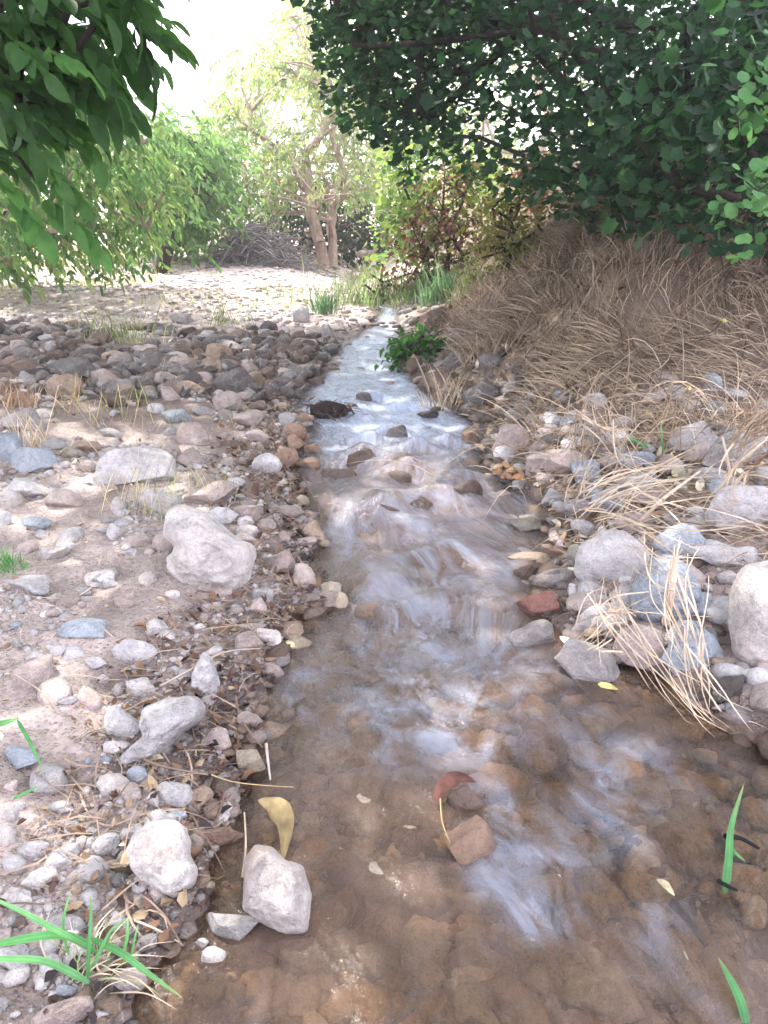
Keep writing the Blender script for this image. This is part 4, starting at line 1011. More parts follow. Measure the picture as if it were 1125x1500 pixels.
GRY = [(.22, .28, .13), (.30, .32, .16), (.17, .25, .11)]              # yellowing walnut
GRM = [(.11, .20, .085), (.15, .24, .10), (.09, .17, .08)]
YEL = [(.32, .34, .26), (.26, .31, .21), (.38, .38, .31)]
# 1. walnut beside the camera: its trunk stands out of frame, its boughs hang in from the left; an unseen canopy overhead is shaped to shade the stream
polyW = [(-60, -60), (165, -60), (180, 40), (165, 80), (130, 105), (100, 110), (80, 150), (30, 200), (80, 250), (110, 310), (80, 300), (10, 230), (-60, 260)]
cw = centers_in(r0, 40, polyW, 2.1, 3.3)
cov = []  # unseen overhead clusters, laid out to keep sun off the foreground
while len(cov) < 400:
    q = np.array([r0.uniform(-8.2, 2.6), r0.uniform(-.5, 10), r0.uniform(3.9, 6.6)])
    u, v, zc = proj(q)
    if q[2] > 1.15 + .30 * max(q[1], 0) + .75 and np.hypot((q[0] + 2.7) / 5.4, (q[1] - 4.6) / 5.4) < 1: cov.append(q)
cov = np.array(cov)
rb = np.random.default_rng(5)
wb = np.array([-3.3, 2.2, float(H(np.array(-3.3), np.array(2.2)))])
root = empty('walnut_tree', tuple(wb), 'large walnut tree whose dark green leafy boughs hang in at the upper left', 'tree')
P, par, rad_ = grow(rb, trunk_line(wb - [0, 0, .1], wb + [.25, .3, 2.6], 8, .04, rb), list(cw) + list(cov[::2]), .3, .05, .003, .5, .10, .12)
part('trunk', *tubes(P, par, rad_, 6), M_darkbark, root)
C = np.repeat(cw, 7, 0) + rb.normal(0, .14, (len(cw) * 7, 3))
uu, vv, zz = proj(C); k = inpoly(uu, vv, [(-200, -200), (190, -200), (190, 60), (160, 90), (120, 100), (90, 150), (40, 200), (80, 240), (120, 310), (105, 325), (60, 270), (20, 250), (-200, 330)]); C = C[k]
D = np.array([.75, -.1, -.25]) + rb.normal(0, .55, (len(C), 3)); cc = mixcols(rb, len(C), GRD)
Pq, Yq, Sq, Cq = compound(rb, C, D, np.full(len(C), .16), 7, .086, cc, .2)
V1, F1, c1 = leaves(TLn, Pq, Yq, rb.normal(0, .4, (len(Pq), 3)) + [0, -.25, 1], Sq, Cq)
part('foliage', V1, F1, M_leaf, root, c1)
n = len(cov) * 38; C = np.repeat(cov, 38, 0) + rb.normal(0, .42, (n, 3)); uu, vv, zz = proj(C); C = C[(vv < -60) | (zz < .1)]; n = len(C)
V1, F1, c1 = leaves(TS, C, rb.normal(0, 1, (n, 3)) + [0, 0, -.5], rb.normal(0, .5, (n, 3)) + [0, 0, 1], .27 * np.exp(rb.normal(0, .2, n)), mixcols(rb, n, GRD))
part('shade_foliage', V1, F1, M_leaf, root, c1)
# single twig ends reaching into the light: (u, v, depth, direction)
tipP, tipD = [], []
for (u, v, dp, dx, dz) in [(150, 50, 2.6, .7, -.2), (205, 25, 3.2, .9, .1), (130, 75, 2.5, .6, -.6), (160, 70, 2.8, .5, -.5), (110, 95, 2.3, .5, -.6), (95, 165, 2.5, .5, -.6), (60, 240, 2.6, .7, -.5), (50, 280, 2.6, .7, -.45), (100, 310, 2.7, .6, -.6), (20, 200, 2.4, .6, -.5), (160, 60, 2.4, .6, -.6), (195, 20, 2.5, .8, -.3), (5, 280, 2.5, .6, -.5), (30, 120, 2.5, .6, -.5)]:
    tipP.append(at(u, v, dp)); tipD.append([dx, -.1, dz])
tipP, tipD = np.array(tipP), np.array(tipD)
Pq, Yq, Sq, Cq = compound(rb, tipP, tipD, np.full(len(tipP), .13), 7, .10, mixcols(rb, len(tipP), [(.05, .13, .035), (.06, .15, .045)]), .12)
V1, F1, c1 = leaves(TLn, Pq, Yq, rb.normal(0, .3, (len(Pq), 3)) + [0, -.3, 1], Sq, Cq); part('leaf_sprays', V1, F1, M_leaf, root, c1)

# 2. big dense shrub-tree on the right bank
polyR = [(466, -80), (1300, -80), (1300, 330), (1125, 345), (1000, 350), (900, 325), (830, 300), (765, 262), (700, 262), (640, 215), (590, 235), (560, 180), (500, 150), (470, 60)]
base = np.array([3.9, 7.4, 0.]); base[2] = H(base[0], base[1])
cR = np.concatenate([centers_in(r0, 150, [(600, -80), (1300, -80), (1300, 330), (1000, 345), (880, 310), (790, 270), (700, 240), (640, 190), (590, 150)], 4.2, 8.5), centers_in(r0, 40, [(475, -60), (620, -60), (640, 190), (590, 215), (560, 170), (490, 130)], 5.2, 7.0), centers_in(r0, 26, [(900, 130), (1300, 60), (1300, 345), (960, 340)], 3.2, 4.6), centers_in(r0, 50, [(860, 270), (1300, 300), (1300, 400), (1100, 375), (960, 350)], 4.9, 6.6)])  # last group: low clusters added to shade the top of the bank
extraR = np.array([[r0.uniform(.5, 7), r0.uniform(3.5, 12), r0.uniform(3.6, 5.8)] for _ in range(90)]); u_, v_, z_ = proj(extraR); extraR = extraR[v_ < -20]  # crown extended above the view for its shade
backR = np.array([[r0.uniform(2.4, 8.5), r0.uniform(7.0, 12), r0.uniform(1.7, 4.4)] for _ in range(130)])
edgeR = [(440, -200), (2000, -200), (2000, 430), (1125, 395), (1000, 372), (900, 340), (830, 318), (765, 290), (700, 275), (650, 245), (600, 300), (575, 220), (520, 200), (480, 165), (458, 60)]
def keepR(Q): 
    u, v, z = proj(Q); return ((v < 0) | inpoly(u, v, edgeR)) & (z > 2.2)
allR = np.concatenate([cR, extraR, backR]); allR = allR[allR[:, 2] > 1.2]
tR = tree('shrub_tree', 'big dark green round leaved tree filling the top right over the bank', 'tree', base, base + [-.3, -.4, 1.4], allR, 84, .27, TLo, .072, GRB, M_leaf, M_darkbark, 61, .13, keep=keepR, extra=[((-.35, .2, 0), base + np.array([-1.2, -.5, 1.2]), 3), ((.4, -.3, 0), base + np.array([.2, -1.2, 1.3]), 3), ((-.1, -.5, 0), base + np.array([-.8, -1.3, .7]), 4)], droop=.5, seg=.35, jit=.09, rtip=.0035, arch=.06)
# bare dark twigs under it
rt = np.random.default_rng(8); tw = centers_in(rt, 230, [(840, 290), (1120, 320), (1120, 380), (980, 385), (850, 345)], 5.0, 7.0)
P, par, rad_ = grow(rt, trunk_line(base + [-.1, -.6, .1], base + [-.6, -1.0, .7], 5, .04, rt), list(tw), .25, .12, .0035, .45, .03, .0)
part('bare_twigs', *tubes(P, par, rad_, 5), M_darkbark, tR)
# bright sprigs at the right edge
for (u, v, dp, n, lab) in [(1105, 120, 2.7, 30, 'bright green leafy sprig at the upper right edge'), (1108, 295, 2.8, 34, 'lower bright green leafy sprig at the right edge above the grey stick')]:
    rs = np.random.default_rng(int(u + v)); c0 = at(u, v, dp); rootp = c0 + np.array([.55, .35, .1])
    e = empty('leafy_branch', tuple(rootp), lab, 'branch', 'leafy branches reaching in at the right')
    cs = c0 + rs.normal(0, .06, (12, 3)) * [1.1, .6, 1.3]
    P, par, rad_ = grow(rs, trunk_line(rootp, c0 + [.1, .05, 0], 6, .05, rs), list(cs), .05, .05, .0015, .45, .006, .02)
    part('stem', *tubes(P, par, rad_, 5), M_darkbark, e)
    Q = np.repeat(cs, 5, 0) + rs.normal(0, .045, (60, 3))
    V1, F1, c1 = leaves(TR, Q, rs.normal(0, .8, (60, 3)) + [-.4, -.1, -.2], rs.normal(0, .35, (60, 3)) + [0, -.8, .8], .052 * np.exp(rs.normal(0, .2, 60)), mixcols(rs, 60, [(.10, .25, .10), (.14, .30, .12), (.07, .18, .07)]))
    part('leaves', V1, F1, M_leaf, e, c1)

# 3. sunlit young walnut with twin trunks
def gz_(x, y): return float(H(np.array(float(x)), np.array(float(y))))
Pt, tt_ = G(478, 393); b = Pt.copy(); D3 = tt_
poly3 = [(330, 150), (360, 60), (430, 10), (520, 20), (580, 90), (600, 170), (575, 250), (530, 300), (470, 290), (420, 300), (400, 330), (350, 300), (300, 250), (290, 200)]
print('D3', D3)
c3 = centers_in(r0, 120, poly3, D3 - 1.6, D3 + 1.8)
tree('twin_walnut_tree', 'sunlit young walnut tree with two pinkish trunks and yellow green leaves', 'tree', b, at(455, 300, D3 - .1), c3, 22, .26, TL, .13, GRY + YEL[:1], M_leaf_thin, M_bark, 71, .13, kind='compound', keep=lambda Q: ~((proj(Q)[1] > 292) & (proj(Q)[0] > 425) & (proj(Q)[0] < 540)) & (proj(Q)[1] < 345), extra=[((.14, .05, 0), at(484, 290, D3 + .15), 2)], droop=.9, seg=.3, jit=.10, rtip=.008, arch=.05)
# 4. pale drooping walnut coming in from the left
b4 = np.array([-6.4, 10.2, 0]); b4[2] = gz_(b4[0], b4[1])
c4 = centers_in(r0, 150, [(-80, 150), (120, 120), (215, 180), (240, 260), (235, 330), (180, 350), (100, 385), (-80, 400)], 7.6, 10.5)
def keep4(Q): return Q[:, 2] > H(Q[:, 0], Q[:, 1]) + .35
up4 = np.array([[r0.uniform(-9.5, -3.6), r0.uniform(8, 12.5), r0.uniform(4.6, 7)] for _ in range(60)])
u_, v_, z_ = proj(up4); up4 = up4[(u_ < 90) | (v_ < -40)][:14]
tree('drooping_walnut_tree', 'pale yellow green walnut with drooping leaves behind the dark boughs at left', 'tree', b4, b4 + [.4, -.2, 1.9], np.concatenate([c4, up4]), 13, .27, TL, .12, GRM + GRM + GRY[:1], M_leaf_thin, M_bark, 72, .15, kind='compound', keep=keep4, droop=1.2, seg=.35)
# 5. rounder green tree between them
P5, t5 = G(232, 402); c5 = centers_in(r0, 110, [(190, 240), (250, 190), (310, 200), (325, 250), (315, 300), (270, 330), (260, 385), (215, 385)], t5 + .5, t5 + 3.5)
tree('green_walnut_tree', 'mid green tree with low foliage left of the grey brush pile', 'tree', P5, at(250, 330, t5), c5, 17, .32, TL, .16, GRM, M_leaf_thin, M_darkbark, 73, .11, kind='compound', keep=keep4, droop=.8)
# 6. tall pale trees far behind
for i, (u, v, dp, poly, pal, lab, nm, nn) in enumerate([
    (400, 385, 23, [(300, 200), (330, 40), (400, -60), (480, -60), (500, 60), (480, 200)], YEL, 'tall thin pale tree with bare twigs rising behind the sunlit walnut', 'tall_pale_tree', 130),
    (300, 385, 26, [(200, 250), (225, 100), (280, -10), (360, 20), (380, 250)], YEL + GRY, 'pale bare twigged tree far behind at the upper left', 'tall_pale_tree', 100),
    (560, 380, 22, [(490, 300), (500, 60), (560, -40), (680, -40), (720, 100), (700, 300)], YEL + GRY, 'yellowing tree glimpsed behind the dark tree boughs', 'yellow_tree', 110),
    (60, 390, 20, [(-150, 395), (-150, 180), (0, 160), (110, 220), (130, 380)], GRM + GRY, 'light green tree far at the left edge', 'green_tree', 90),
    (450, 385, D3 + 3.0, [(395, 390), (400, 310), (440, 280), (500, 280), (550, 310), (560, 385)], [(.014, .028, .014), (.02, .04, .02)], 'dark shaded thicket behind the twin trunks', 'thicket', 170),  # near-black leaf colours carry the shade of the thicket
    (330, 385, 22, [(250, 390), (260, 290), (330, 270), (430, 290), (430, 385)], GRM, 'green bushes behind the grey brush pile', 'thicket', 80),
    (780, 350, 17, [(640, 380), (640, 120), (760, 60), (950, 60), (1000, 380)], GRY + GRM, 'sunlit yellow green tree behind the dark tree on the right', 'yellow_tree', 110),
    (1060, 350, 18, [(960, 380), (960, 60), (1160, 20), (1300, 60), (1300, 380)], GRM, 'green tree hidden behind the dark tree at far right', 'green_tree', 70),
    ]):
    d = ray(u, v); Pb = CAM + d * dp; Pb[2] = gz_(Pb[0], Pb[1]); cs = centers_in(r0, nn, poly, dp - 1.5, dp + 2.5); cs = cs[cs[:, 2] > H(cs[:, 0], cs[:, 1]) + .2]
    sparse = nm == 'tall_pale_tree'
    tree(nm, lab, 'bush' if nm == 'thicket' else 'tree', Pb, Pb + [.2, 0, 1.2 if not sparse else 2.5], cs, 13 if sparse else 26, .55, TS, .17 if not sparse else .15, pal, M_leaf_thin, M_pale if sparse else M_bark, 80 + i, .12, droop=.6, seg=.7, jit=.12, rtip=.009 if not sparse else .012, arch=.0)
# 7. brush pile of cut grey branches
Pp, tp = G(365, 398); rs = np.random.default_rng(9)
root = empty('brush_pile', tuple(Pp), 'grey heap of dry cut branches left of the twin trunks', 'brush pile')
n = 650; a = rs.uniform(0, 6.28, n); c0 = np.stack([Pp[0] - .1 + rs.normal(0, .5, n), Pp[1] + 1.5 + rs.normal(0, .5, n)], -1)
hgt = .7 * np.exp(-((c0[:, 0] - Pp[0]) / .7) ** 2); z0 = H(c0[:, 0], c0[:, 1]) + rs.uniform(0, 1, n) * hgt
k_ = 5; s = np.linspace(-.5, .5, k_); dirv = np.stack([np.cos(a), np.sin(a) * .6, rs.normal(.25, .35, n)], -1); Lb = rs.uniform(.3, .9, n)
Pm = np.stack([c0[:, 0], c0[:, 1], z0], -1)[:, None] + dirv[:, None] * (s[None, :, None] * Lb[:, None, None]); Pm[..., 2] -= .25 * Lb[:, None] * s[None] ** 2; Pm[..., 2] = np.maximum(Pm[..., 2], H(Pm[..., 0], Pm[..., 1]) + .02)
PP = Pm.reshape(-1, 3); pr = np.arange(len(PP)) - 1; pr[::k_] = np.arange(0, len(PP), k_)
sel = np.array([i for i in range(len(PP)) if i % k_])
def chain_tubes(Pc, rd, sides=4):
    n_, kk, _ = Pc.shape; PP = Pc.reshape(-1, 3); idx = np.array([i for i in range(len(PP)) if i % kk]); rr = np.repeat(rd, kk)
    rr = rr * np.tile(np.linspace(1, .55, kk), n_)
    P_ = np.concatenate([[[0, 0, -50]], PP[idx]]); a_ = PP[idx - 1]; b_ = PP[idx]; T = b_ - a_; T /= np.linalg.norm(T, axis=1, keepdims=True) + 1e-9
    U = np.cross(T, [0.31, .2, .93]); U /= np.linalg.norm(U, axis=1, keepdims=True) + 1e-9; W_ = np.cross(T, U); th = np.linspace(0, 2 * np.pi, sides + 1)[:-1]
    ring = U[:, None] * np.cos(th)[None, :, None] + W_[:, None] * np.sin(th)[None, :, None]
    V = np.concatenate([a_[:, None] + ring * rr[idx - 1][:, None, None], b_[:, None] + ring * rr[idx][:, None, None]], 1)
    i = np.arange(sides); q = np.stack([i, (i + 1) % sides, (i + 1) % sides + sides, i + sides], -1)
    return V.reshape(-1, 3), (q[None] + (np.arange(len(idx)) * 2 * sides)[:, None, None]).reshape(-1, 4)
part('branches', *chain_tubes(Pm, rs.uniform(.005, .016, n)), M_brush, root)
# 8. bramble, dead vine, small bushes
def bush(name, label, u, v, poly, dd, nn, leafn, spread, T, size, pal, seed, cat='bush', bark=None, droop=.4, off=0, **kw):
    P_, t_ = G(u, v); cs = centers_in(r0, nn, poly, t_ + off - dd, t_ + off + dd); cs = cs[cs[:, 2] > H(cs[:, 0], cs[:, 1]) + .05]
    return tree(name, label, cat, P_, P_ + [0, 0, .5 if name != 'green_plant' else .12], cs, leafn, spread, T, size, pal, M_leaf_thin, bark or M_darkbark, seed, .04, droop=droop, seg=.25, jit=.1, rtip=.005, **kw)
bush('bramble_bush', 'light green bramble climbing beside the reddish dead vine', 625, 425, [(560, 300), (590, 210), (650, 190), (715, 240), (720, 300), (660, 330), (640, 390), (580, 380)], .6, 70, 30, .2, TR, .085, [(.16, .24, .08), (.22, .28, .11), (.10, .18, .06)], 90, droop=.8)
bush('dead_vine', 'reddish brown withered vine hanging over the green bramble', 655, 425, [(585, 400), (600, 330), (640, 260), (655, 225), (690, 230), (700, 290), (740, 320), (745, 380), (690, 395), (640, 390), (610, 415)], .35, 75, 24, .13, TS, .065, [(.12, .05, .042), (.17, .08, .065), (.08, .035, .03)], 91, cat='vine', droop=1.0, off=-.4)
bush('yellow_green_bush', 'yellow green bush right of the dead vine', 745, 395, [(705, 380), (715, 310), (740, 285), (775, 300), (785, 350), (760, 385)], .5, 40, 32, .15, TS, .06, [(.17, .18, .06), (.13, .16, .05), (.22, .20, .08)], 92)
bush('yellow_bush', 'small golden green bush right of the twin trunks', 515, 385, [(492, 370), (500, 330), (530, 320), (540, 350), (530, 375)], .5, 26, 34, .16, TS, .08, [(.22, .21, .07), (.13, .16, .06)], 93)
bush('dry_bush', 'pinkish brown dry bush behind the golden one', 550, 380, [(525, 360), (535, 315), (560, 310), (580, 335), (575, 370)], .5, 26, 26, .18, TS, .07, [(.34, .23, .17), (.22, .15, .10)], 94, off=1)
bush('green_shrub', 'bright green feathery shrub behind the twin walnut tree', 560, 375, [(500, 330), (520, 230), (570, 200), (620, 230), (620, 330), (560, 350)], .8, 70, 30, .28, TS, .10, [(.13, .27, .10), (.18, .32, .14)], 95, off=2)
bush('red_leaf_branch', 'cluster of salmon red leaves at the rim of the dark tree', 790, 330, [(760, 235), (800, 240), (810, 290), (770, 300)], .3, 10, 22, .09, TS, .07, [(.50, .20, .14), (.38, .16, .12)], 96, cat='branch', off=-2)
bush('grey_shrub', 'greyish green shrub at the head of the stream', 560, 440, [(520, 440), (530, 405), (570, 395), (610, 400), (625, 440), (600, 460)], .4, 50, 30, .13, TS, .045, [(.13, .17, .09), (.20, .22, .13)], 97)
# pale stones of a low wall behind the stream head
rw = random.Random(3)
for k in range(9):
    u = 532 + k * 8.5 + rw.uniform(-3, 3); v = 372 + (k % 2) * 10 + rw.uniform(-2, 2); dp = D3 + 1.5
    Pk = at(u, v, dp); o = link('stone', PROT[k % 14]); o.location = (Pk[0], Pk[1], Pk[2]); s_ = rw.uniform(.18, .30); o.scale = (s_ * 1.3, s_, s_ * .8); o.rotation_euler = (0, 0, rw.uniform(0, 6)); o.color = (.50, .42, .36, 1)
    tag(o, ['leftmost', 'second', 'third', 'fourth', 'middle', 'sixth', 'seventh', 'eighth', 'rightmost'][k] + ' pale tan stone from the left in the low bank behind the stream', 'stone', 'stones of the low bank behind the stream head')
# 9. reeds and grass tufts
def tuft(name, label, u, v, n, wr, L, width, cA, cB, seed, cat='grass tuft', group=None, up=1.8, droop=.5, mat=None, k=6, lean=(0, 0, 0)):
    if name == 'straw_tuft': mat = M_straw
    P_, t_ = G(u, v); r = np.random.default_rng(seed); root = empty(name, tuple(P_), label, cat, group)
    x = P_[0] + r.normal(0, wr, n); y = P_[1] + r.normal(0, wr * .7, n)
    V, F, c = blades(x, y, r, L, np.array(lean), width, cA, cB, k=k, up=up, droop=droop)
    part('blades', V, F, mat or M_leaf_thin, root, c); return root
GG = 'grass tufts and reeds around the stream head'
RG, RG2, DG = (.08, .15, .105), (.13, .20, .145), (.27, .28, .20)
tuft('reed_tuft', 'lush blue green reed tuft at the right of the stream head', 645, 444, 190, .13, .36, .012, RG, RG2, 1, group=GG)
tuft('reed_tuft', 'small upright green reed tuft left of the stream head', 476, 460, 120, .07, .27, .010, RG, RG2, 2, group=GG)
tuft('reed_tuft', 'grey green reed tuft in front of the twin trunks', 520, 425, 110, .22, .3, .010, (.18, .25, .15), DG, 3, group=GG)
tuft('reed_tuft', 'sparse tall grass at the left of the twin trunks reed', 437, 446, 90, .25, .3, .006, (.22, .26, .15), DG, 4, group=GG)
tuft('reed_tuft', 'dense reed clump right behind the stream head', 565, 438, 130, .2, .32, .011, (.13, .22, .12), DG, 5, group=GG)
tuft('reed_tuft', 'reed clump hanging over the stream head', 520, 447, 110, .16, .24, .010, (.14, .24, .13), DG, 6, group=GG)
tuft('reed_tuft', 'green and straw tuft behind the blue green reeds', 690, 425, 110, .15, .26, .010, (.15, .22, .10), DG, 7, group=GG)
tuft('reed_tuft', 'low reed tuft under the dead vine', 600, 440, 130, .15, .24, .010, (.12, .2, .11), (.2, .25, .14), 8, group=GG)
tuft('grass_tuft', 'thin grass tuft on the gravel flat', 330, 480, 60, .12, .3, .005, (.25, .3, .14), DG, 9, group='thin grass tufts on the left bank')
tuft('grass_tuft', 'thin grass tuft growing through the rock band', 190, 500, 90, .2, .25, .006, (.25, .3, .14), DG, 10, group='thin grass tufts on the left bank')
tuft('grass_tuft', 'wiry grass tuft behind the big white boulder', 225, 760, 30, .06, .22, .003, (.22, .26, .12), STR3, 11, group='thin grass tufts on the left bank')
tuft('grass_tuft', 'wiry grass tuft between boulder and wide pale stone', 300, 735, 26, .07, .2, .003, (.22, .26, .12), STR3, 12, group='thin grass tufts on the left bank')
tuft('grass_tuft', 'dry stalks standing in front of the wide pale stone', 165, 745, 9, .05, .24, .003, STR3, STR, 13, group='thin grass tufts on the left bank')
tuft('grass_tuft', 'sparse grass on the dark soil below the rock band', 150, 610, 40, .25, .2, .004, (.2, .25, .12), STR, 14, group='thin grass tufts on the left bank')
tuft('grass_tuft', 'short bright green grass at the left edge', 2, 832, 120, .035, .06, .003, (.10, .30, .10), (.16, .36, .14), 15, group='thin grass tufts on the left bank')
tuft('straw_tuft', 'pale straw tuft spilling over the flat grey left rock', 45, 660, 50, .05, .2, .004, STR3, STR, 16, group='dry straw tufts')
tuft('straw_tuft', 'dry straw fan at the far right water edge', 650, 605, 60, .05, .3, .005, STR3, STR, 17, group='dry straw tufts')
tuft('straw_tuft', 'orange brown tuft at the left edge of the rock band', 20, 598, 70, .12, .16, .005, (.36, .20, .10), STR, 18, group='dry straw tufts')
tuft('straw_tuft', 'dry grass tuft on the foot of the bank above the green blade', 900, 640, 150, .28, .38, .004, STR3, STR, 19, group='dry straw tufts', lean=(-.3, -.5, 0), up=1.0, droop=1.2)
tuft('straw_tuft', 'dry grass tuft at the right end of the bank foot', 1060, 620, 150, .25, .42, .004, STR, STR3, 20, group='dry straw tufts', lean=(-.3, -.5, 0), up=1.0, droop=1.2)
bush('green_plant', 'leafy green plant hanging over the far right water edge', 610, 530, [(578, 530), (580, 500), (610, 488), (650, 500), (650, 520), (620, 535)], .2, 30, 26, .06, TS, .06, [(.035, .11, .03), (.06, .16, .04)], 98, cat='plant', droop=.5)
# ---------------------------------------------------------------- single leaves, blades, sticks, straw
surf = lambda x, y: np.maximum(H(x, y), zw(y))
def lift_px(u, v, h=0.0, t=None):
    if t is None: P, t = march(surf, u, v)
    d = ray(u, v); return CAM + d * (t - h / max(.15, -d[2]))
def spline(pts, k=14):
    pts = np.array(pts, float); n = len(pts); out = []
    for f in np.linspace(0, n - 1, k):
        i = min(int(f), n - 2); t = f - i; p0, p1, p2, p3 = pts[max(i - 1, 0)], pts[i], pts[i + 1], pts[min(i + 2, n - 1)]
        out.append(.5 * ((2 * p1) + (-p0 + p2) * t + (2 * p0 - 5 * p1 + 4 * p2 - p3) * t * t + (-p0 + 3 * p1 - 3 * p2 + p3) * t ** 3))
    return np.array(out)
def folded(C, W, side, fold=.25, prof=None, jag=False):
    n = len(C); T = np.gradient(C, axis=0); S_ = np.cross(T, side); S_ /= np.linalg.norm(S_, axis=1, keepdims=True) + 1e-9; Nn = np.cross(S_, T); Nn /= np.linalg.norm(Nn, axis=1, keepdims=True) + 1e-9
    s = np.linspace(0, 1, n); p = prof(s) if prof else np.clip(np.minimum(s * 5 + .35, 1) * (1 - s ** 3) + .02, 0, 1)
    w = (W * .5 * p * (1 + (.22 * vn(s * 9, C[0, 0] * 50, 0, 5) if jag else 0)))[:, None]
    V = np.stack([C - S_ * w - Nn * w * fold, C - S_ * w * .5, C, C + S_ * w * .5, C + S_ * w - Nn * w * fold], 1).reshape(-1, 3)
    F = [[5 * i + j, 5 * i + j + 1, 5 * i + j + 6, 5 * i + j + 5] for i in range(n - 1) for j in range(4)]
    return V, np.array(F)
def blade_px(pts, wpx, root, col, name='blade', side=(0, -1, .6), fold=.25, mat=None):
    P = [lift_px(*p) for p in pts]; C = spline(P, 16); d = np.linalg.norm(P[0] - CAM)
    V, F = folded(C, wpx * .6 * d / FPX, np.array(side, float), fold); s_ = np.repeat(np.linspace(0, 1, 16), 5)[:, None]; c = np.array(col) * (.65 + .5 * s_) * (1 - s_ ** 8) + np.array((.40, .34, .16)) * s_ ** 8; c = c * (1 + .12 * np.tile([1, -1, 1, -1, 1], 16)[:, None])
    return part(name, V, F, mat or M_leaf, root, c)
GB_, GB2 = (.13, .38, .15), (.18, .44, .20)
# near grass tuft, bottom left
P0 = lift_px(135, 1440, .02)
e = empty('grass_clump', tuple(P0), 'grass clump with broad green blades and dry straw at the bottom left', 'grass clump')
for pts, w_ in [([(150, 1400, .05), (80, 1362, .13), (20, 1330, .16), (-40, 1305, .18)], 12), ([(140, 1395, .05), (90, 1370, .10), (0, 1382, .13), (-60, 1392, .15)], 18), ([(130, 1440, .05), (70, 1410, .08), (0, 1405, .12), (-60, 1408, .14)], 16), ([(130, 1375, .06), (175, 1395, .10), (215, 1425, .11), (268, 1462, .10)], 15), ([(130, 1430, .03), (148, 1390, .08), (165, 1360, .11), (190, 1342, .12)], 7), ([(100, 1400, .03), (92, 1360, .08), (95, 1335, .12), (105, 1300, .14)], 7), ([(128, 1440, .03), (130, 1390, .08), (133, 1340, .12), (132, 1312, .14)], 8), ([(180, 1395, .02), (186, 1370, .05), (187, 1345, .07)], 8), ([(192, 1400, .02), (197, 1375, .05), (203, 1352, .06)], 5)]:
    blade_px(pts, w_, e, random.choice([GB_, GB2]))
rs = np.random.default_rng(4)
for k in range(34):
    a = rs.uniform(-2.6, .3); L_ = rs.uniform(35, 110); u0, v0 = 135 + rs.normal(0, 22), 1425 + rs.normal(0, 18)
    blade_px([(u0, v0, .01), (u0 + L_ * .5 * math.cos(a), v0 + L_ * .4 * math.sin(a), .05), (u0 + L_ * math.cos(a + .3), v0 + L_ * .8 * math.sin(a + .3), .05)], rs.uniform(2, 4), e, STR3 if k % 3 else (.35, .42, .2), 'dry_blade', mat=M_straw)
for lab, lst in [('green grass blade arching at the left edge above the bluish stone', [([(-30, 1065, .08), (0, 1060, .08), (28, 1052, .08)], 14), ([(25, 1055, .08), (45, 1090, .07), (64, 1130, .05)], 9)]),
                 ('short green blade lying on the dirt at the left', [([(20, 1170, .02), (40, 1160, .03), (60, 1150, .03)], 6)]),
                 ('upright green blade standing in the pool at the right', [([(1062, 1308, .0), (1068, 1260, .05), (1072, 1210, .10), (1090, 1148, .16)], 17), ([(1066, 1235, .06), (1078, 1250, .05), (1092, 1262, .04)], 7)]),
                 ('green blade trailing in the water at the bottom right', [([(1095, 1505, -.005), (1085, 1465, .012), (1068, 1430, .015), (1052, 1402, .01)], 18)]),
                 ('green flag of a reed above the blue grey peaked stone', [([(972, 672, .0), (970, 640, .08), (968, 612, .15)], 9), ([(950, 655, .03), (930, 645, .07), (915, 640, .08)], 7)])]:
    e = empty('grass_shoot', tuple(lift_px(lst[0][0][0][0], lst[0][0][0][1], .0)), lab, 'grass blade')
    for pts, w_ in lst: blade_px(pts, w_, e, GB_)
# fallen leaves
def leaf_px(lab, pts, wpx, col, prof=None, fold=.3, name='fallen_leaf', stem=None, side=(0, -.6, .8)):
    e = empty(name, tuple(lift_px(*pts[0])), lab, 'leaf')
    P = [lift_px(*p) for p in pts]; C = spline(P, 14); d = np.linalg.norm(P[0] - CAM)
    V, F = folded(C, wpx * d / FPX, np.array(side, float), fold, prof or (lambda s: np.sin(np.pi * np.clip(s ** .85 * .96 + .02, 0, 1)) ** 1.1), jag=True)
    part('blade', V, F, M_litter, e, np.array(col) * (1 + .45 * vn(V[:, 0] * 70, V[:, 1] * 70, V[:, 2] * 70, 3) + .25 * vn(V[:, 0] * 200, V[:, 1] * 200, V[:, 2] * 200, 4))[:, None])
    if stem:
        S2 = spline([lift_px(*p) for p in stem], 8); part('stem', *chain_tubes(S2[None], np.array([.0018])), M_litter, e, np.tile((.45, .33, .18), (7 * 8, 1)))
    return e
leaf_px('big yellow brown leaf hanging into the water above the veined stone', [(378, 1172, .03), (402, 1180, .035), (418, 1205, .03), (414, 1262, .012)], 27, (.19, .145, .075), stem=[(310, 1135, .05), (340, 1145, .06), (380, 1150, .05), (430, 1153, .04)])
leaf_px('dark red curled leaf arched over the orange brown stone in the pool', [(640, 1180, .01), (648, 1152, .035), (672, 1138, .045), (698, 1146, .035)], 22, (.11, .05, .04), stem=[(645, 1170, .02), (648, 1205, .02), (662, 1240, .015)])
leaf_px('pale round leaf on the left edge', [(418, 922, .01), (428, 918, .015), (438, 925, .01)], 16, (.60, .52, .34))
leaf_px('small cream leaf at the left water line', [(416, 946, .005), (424, 943, .01), (434, 948, .005)], 12, (.60, .54, .30))
leaf_px('white leaf pair floating in front of the red veined stone', [(820, 932, .01), (834, 938, .015), (848, 946, .01)], 15, (.66, .60, .52))
leaf_px('yellow leaf at the foot of the rough grey stone', [(876, 1002, .01), (890, 1004, .01), (905, 1010, .01)], 9, (.52, .46, .18))
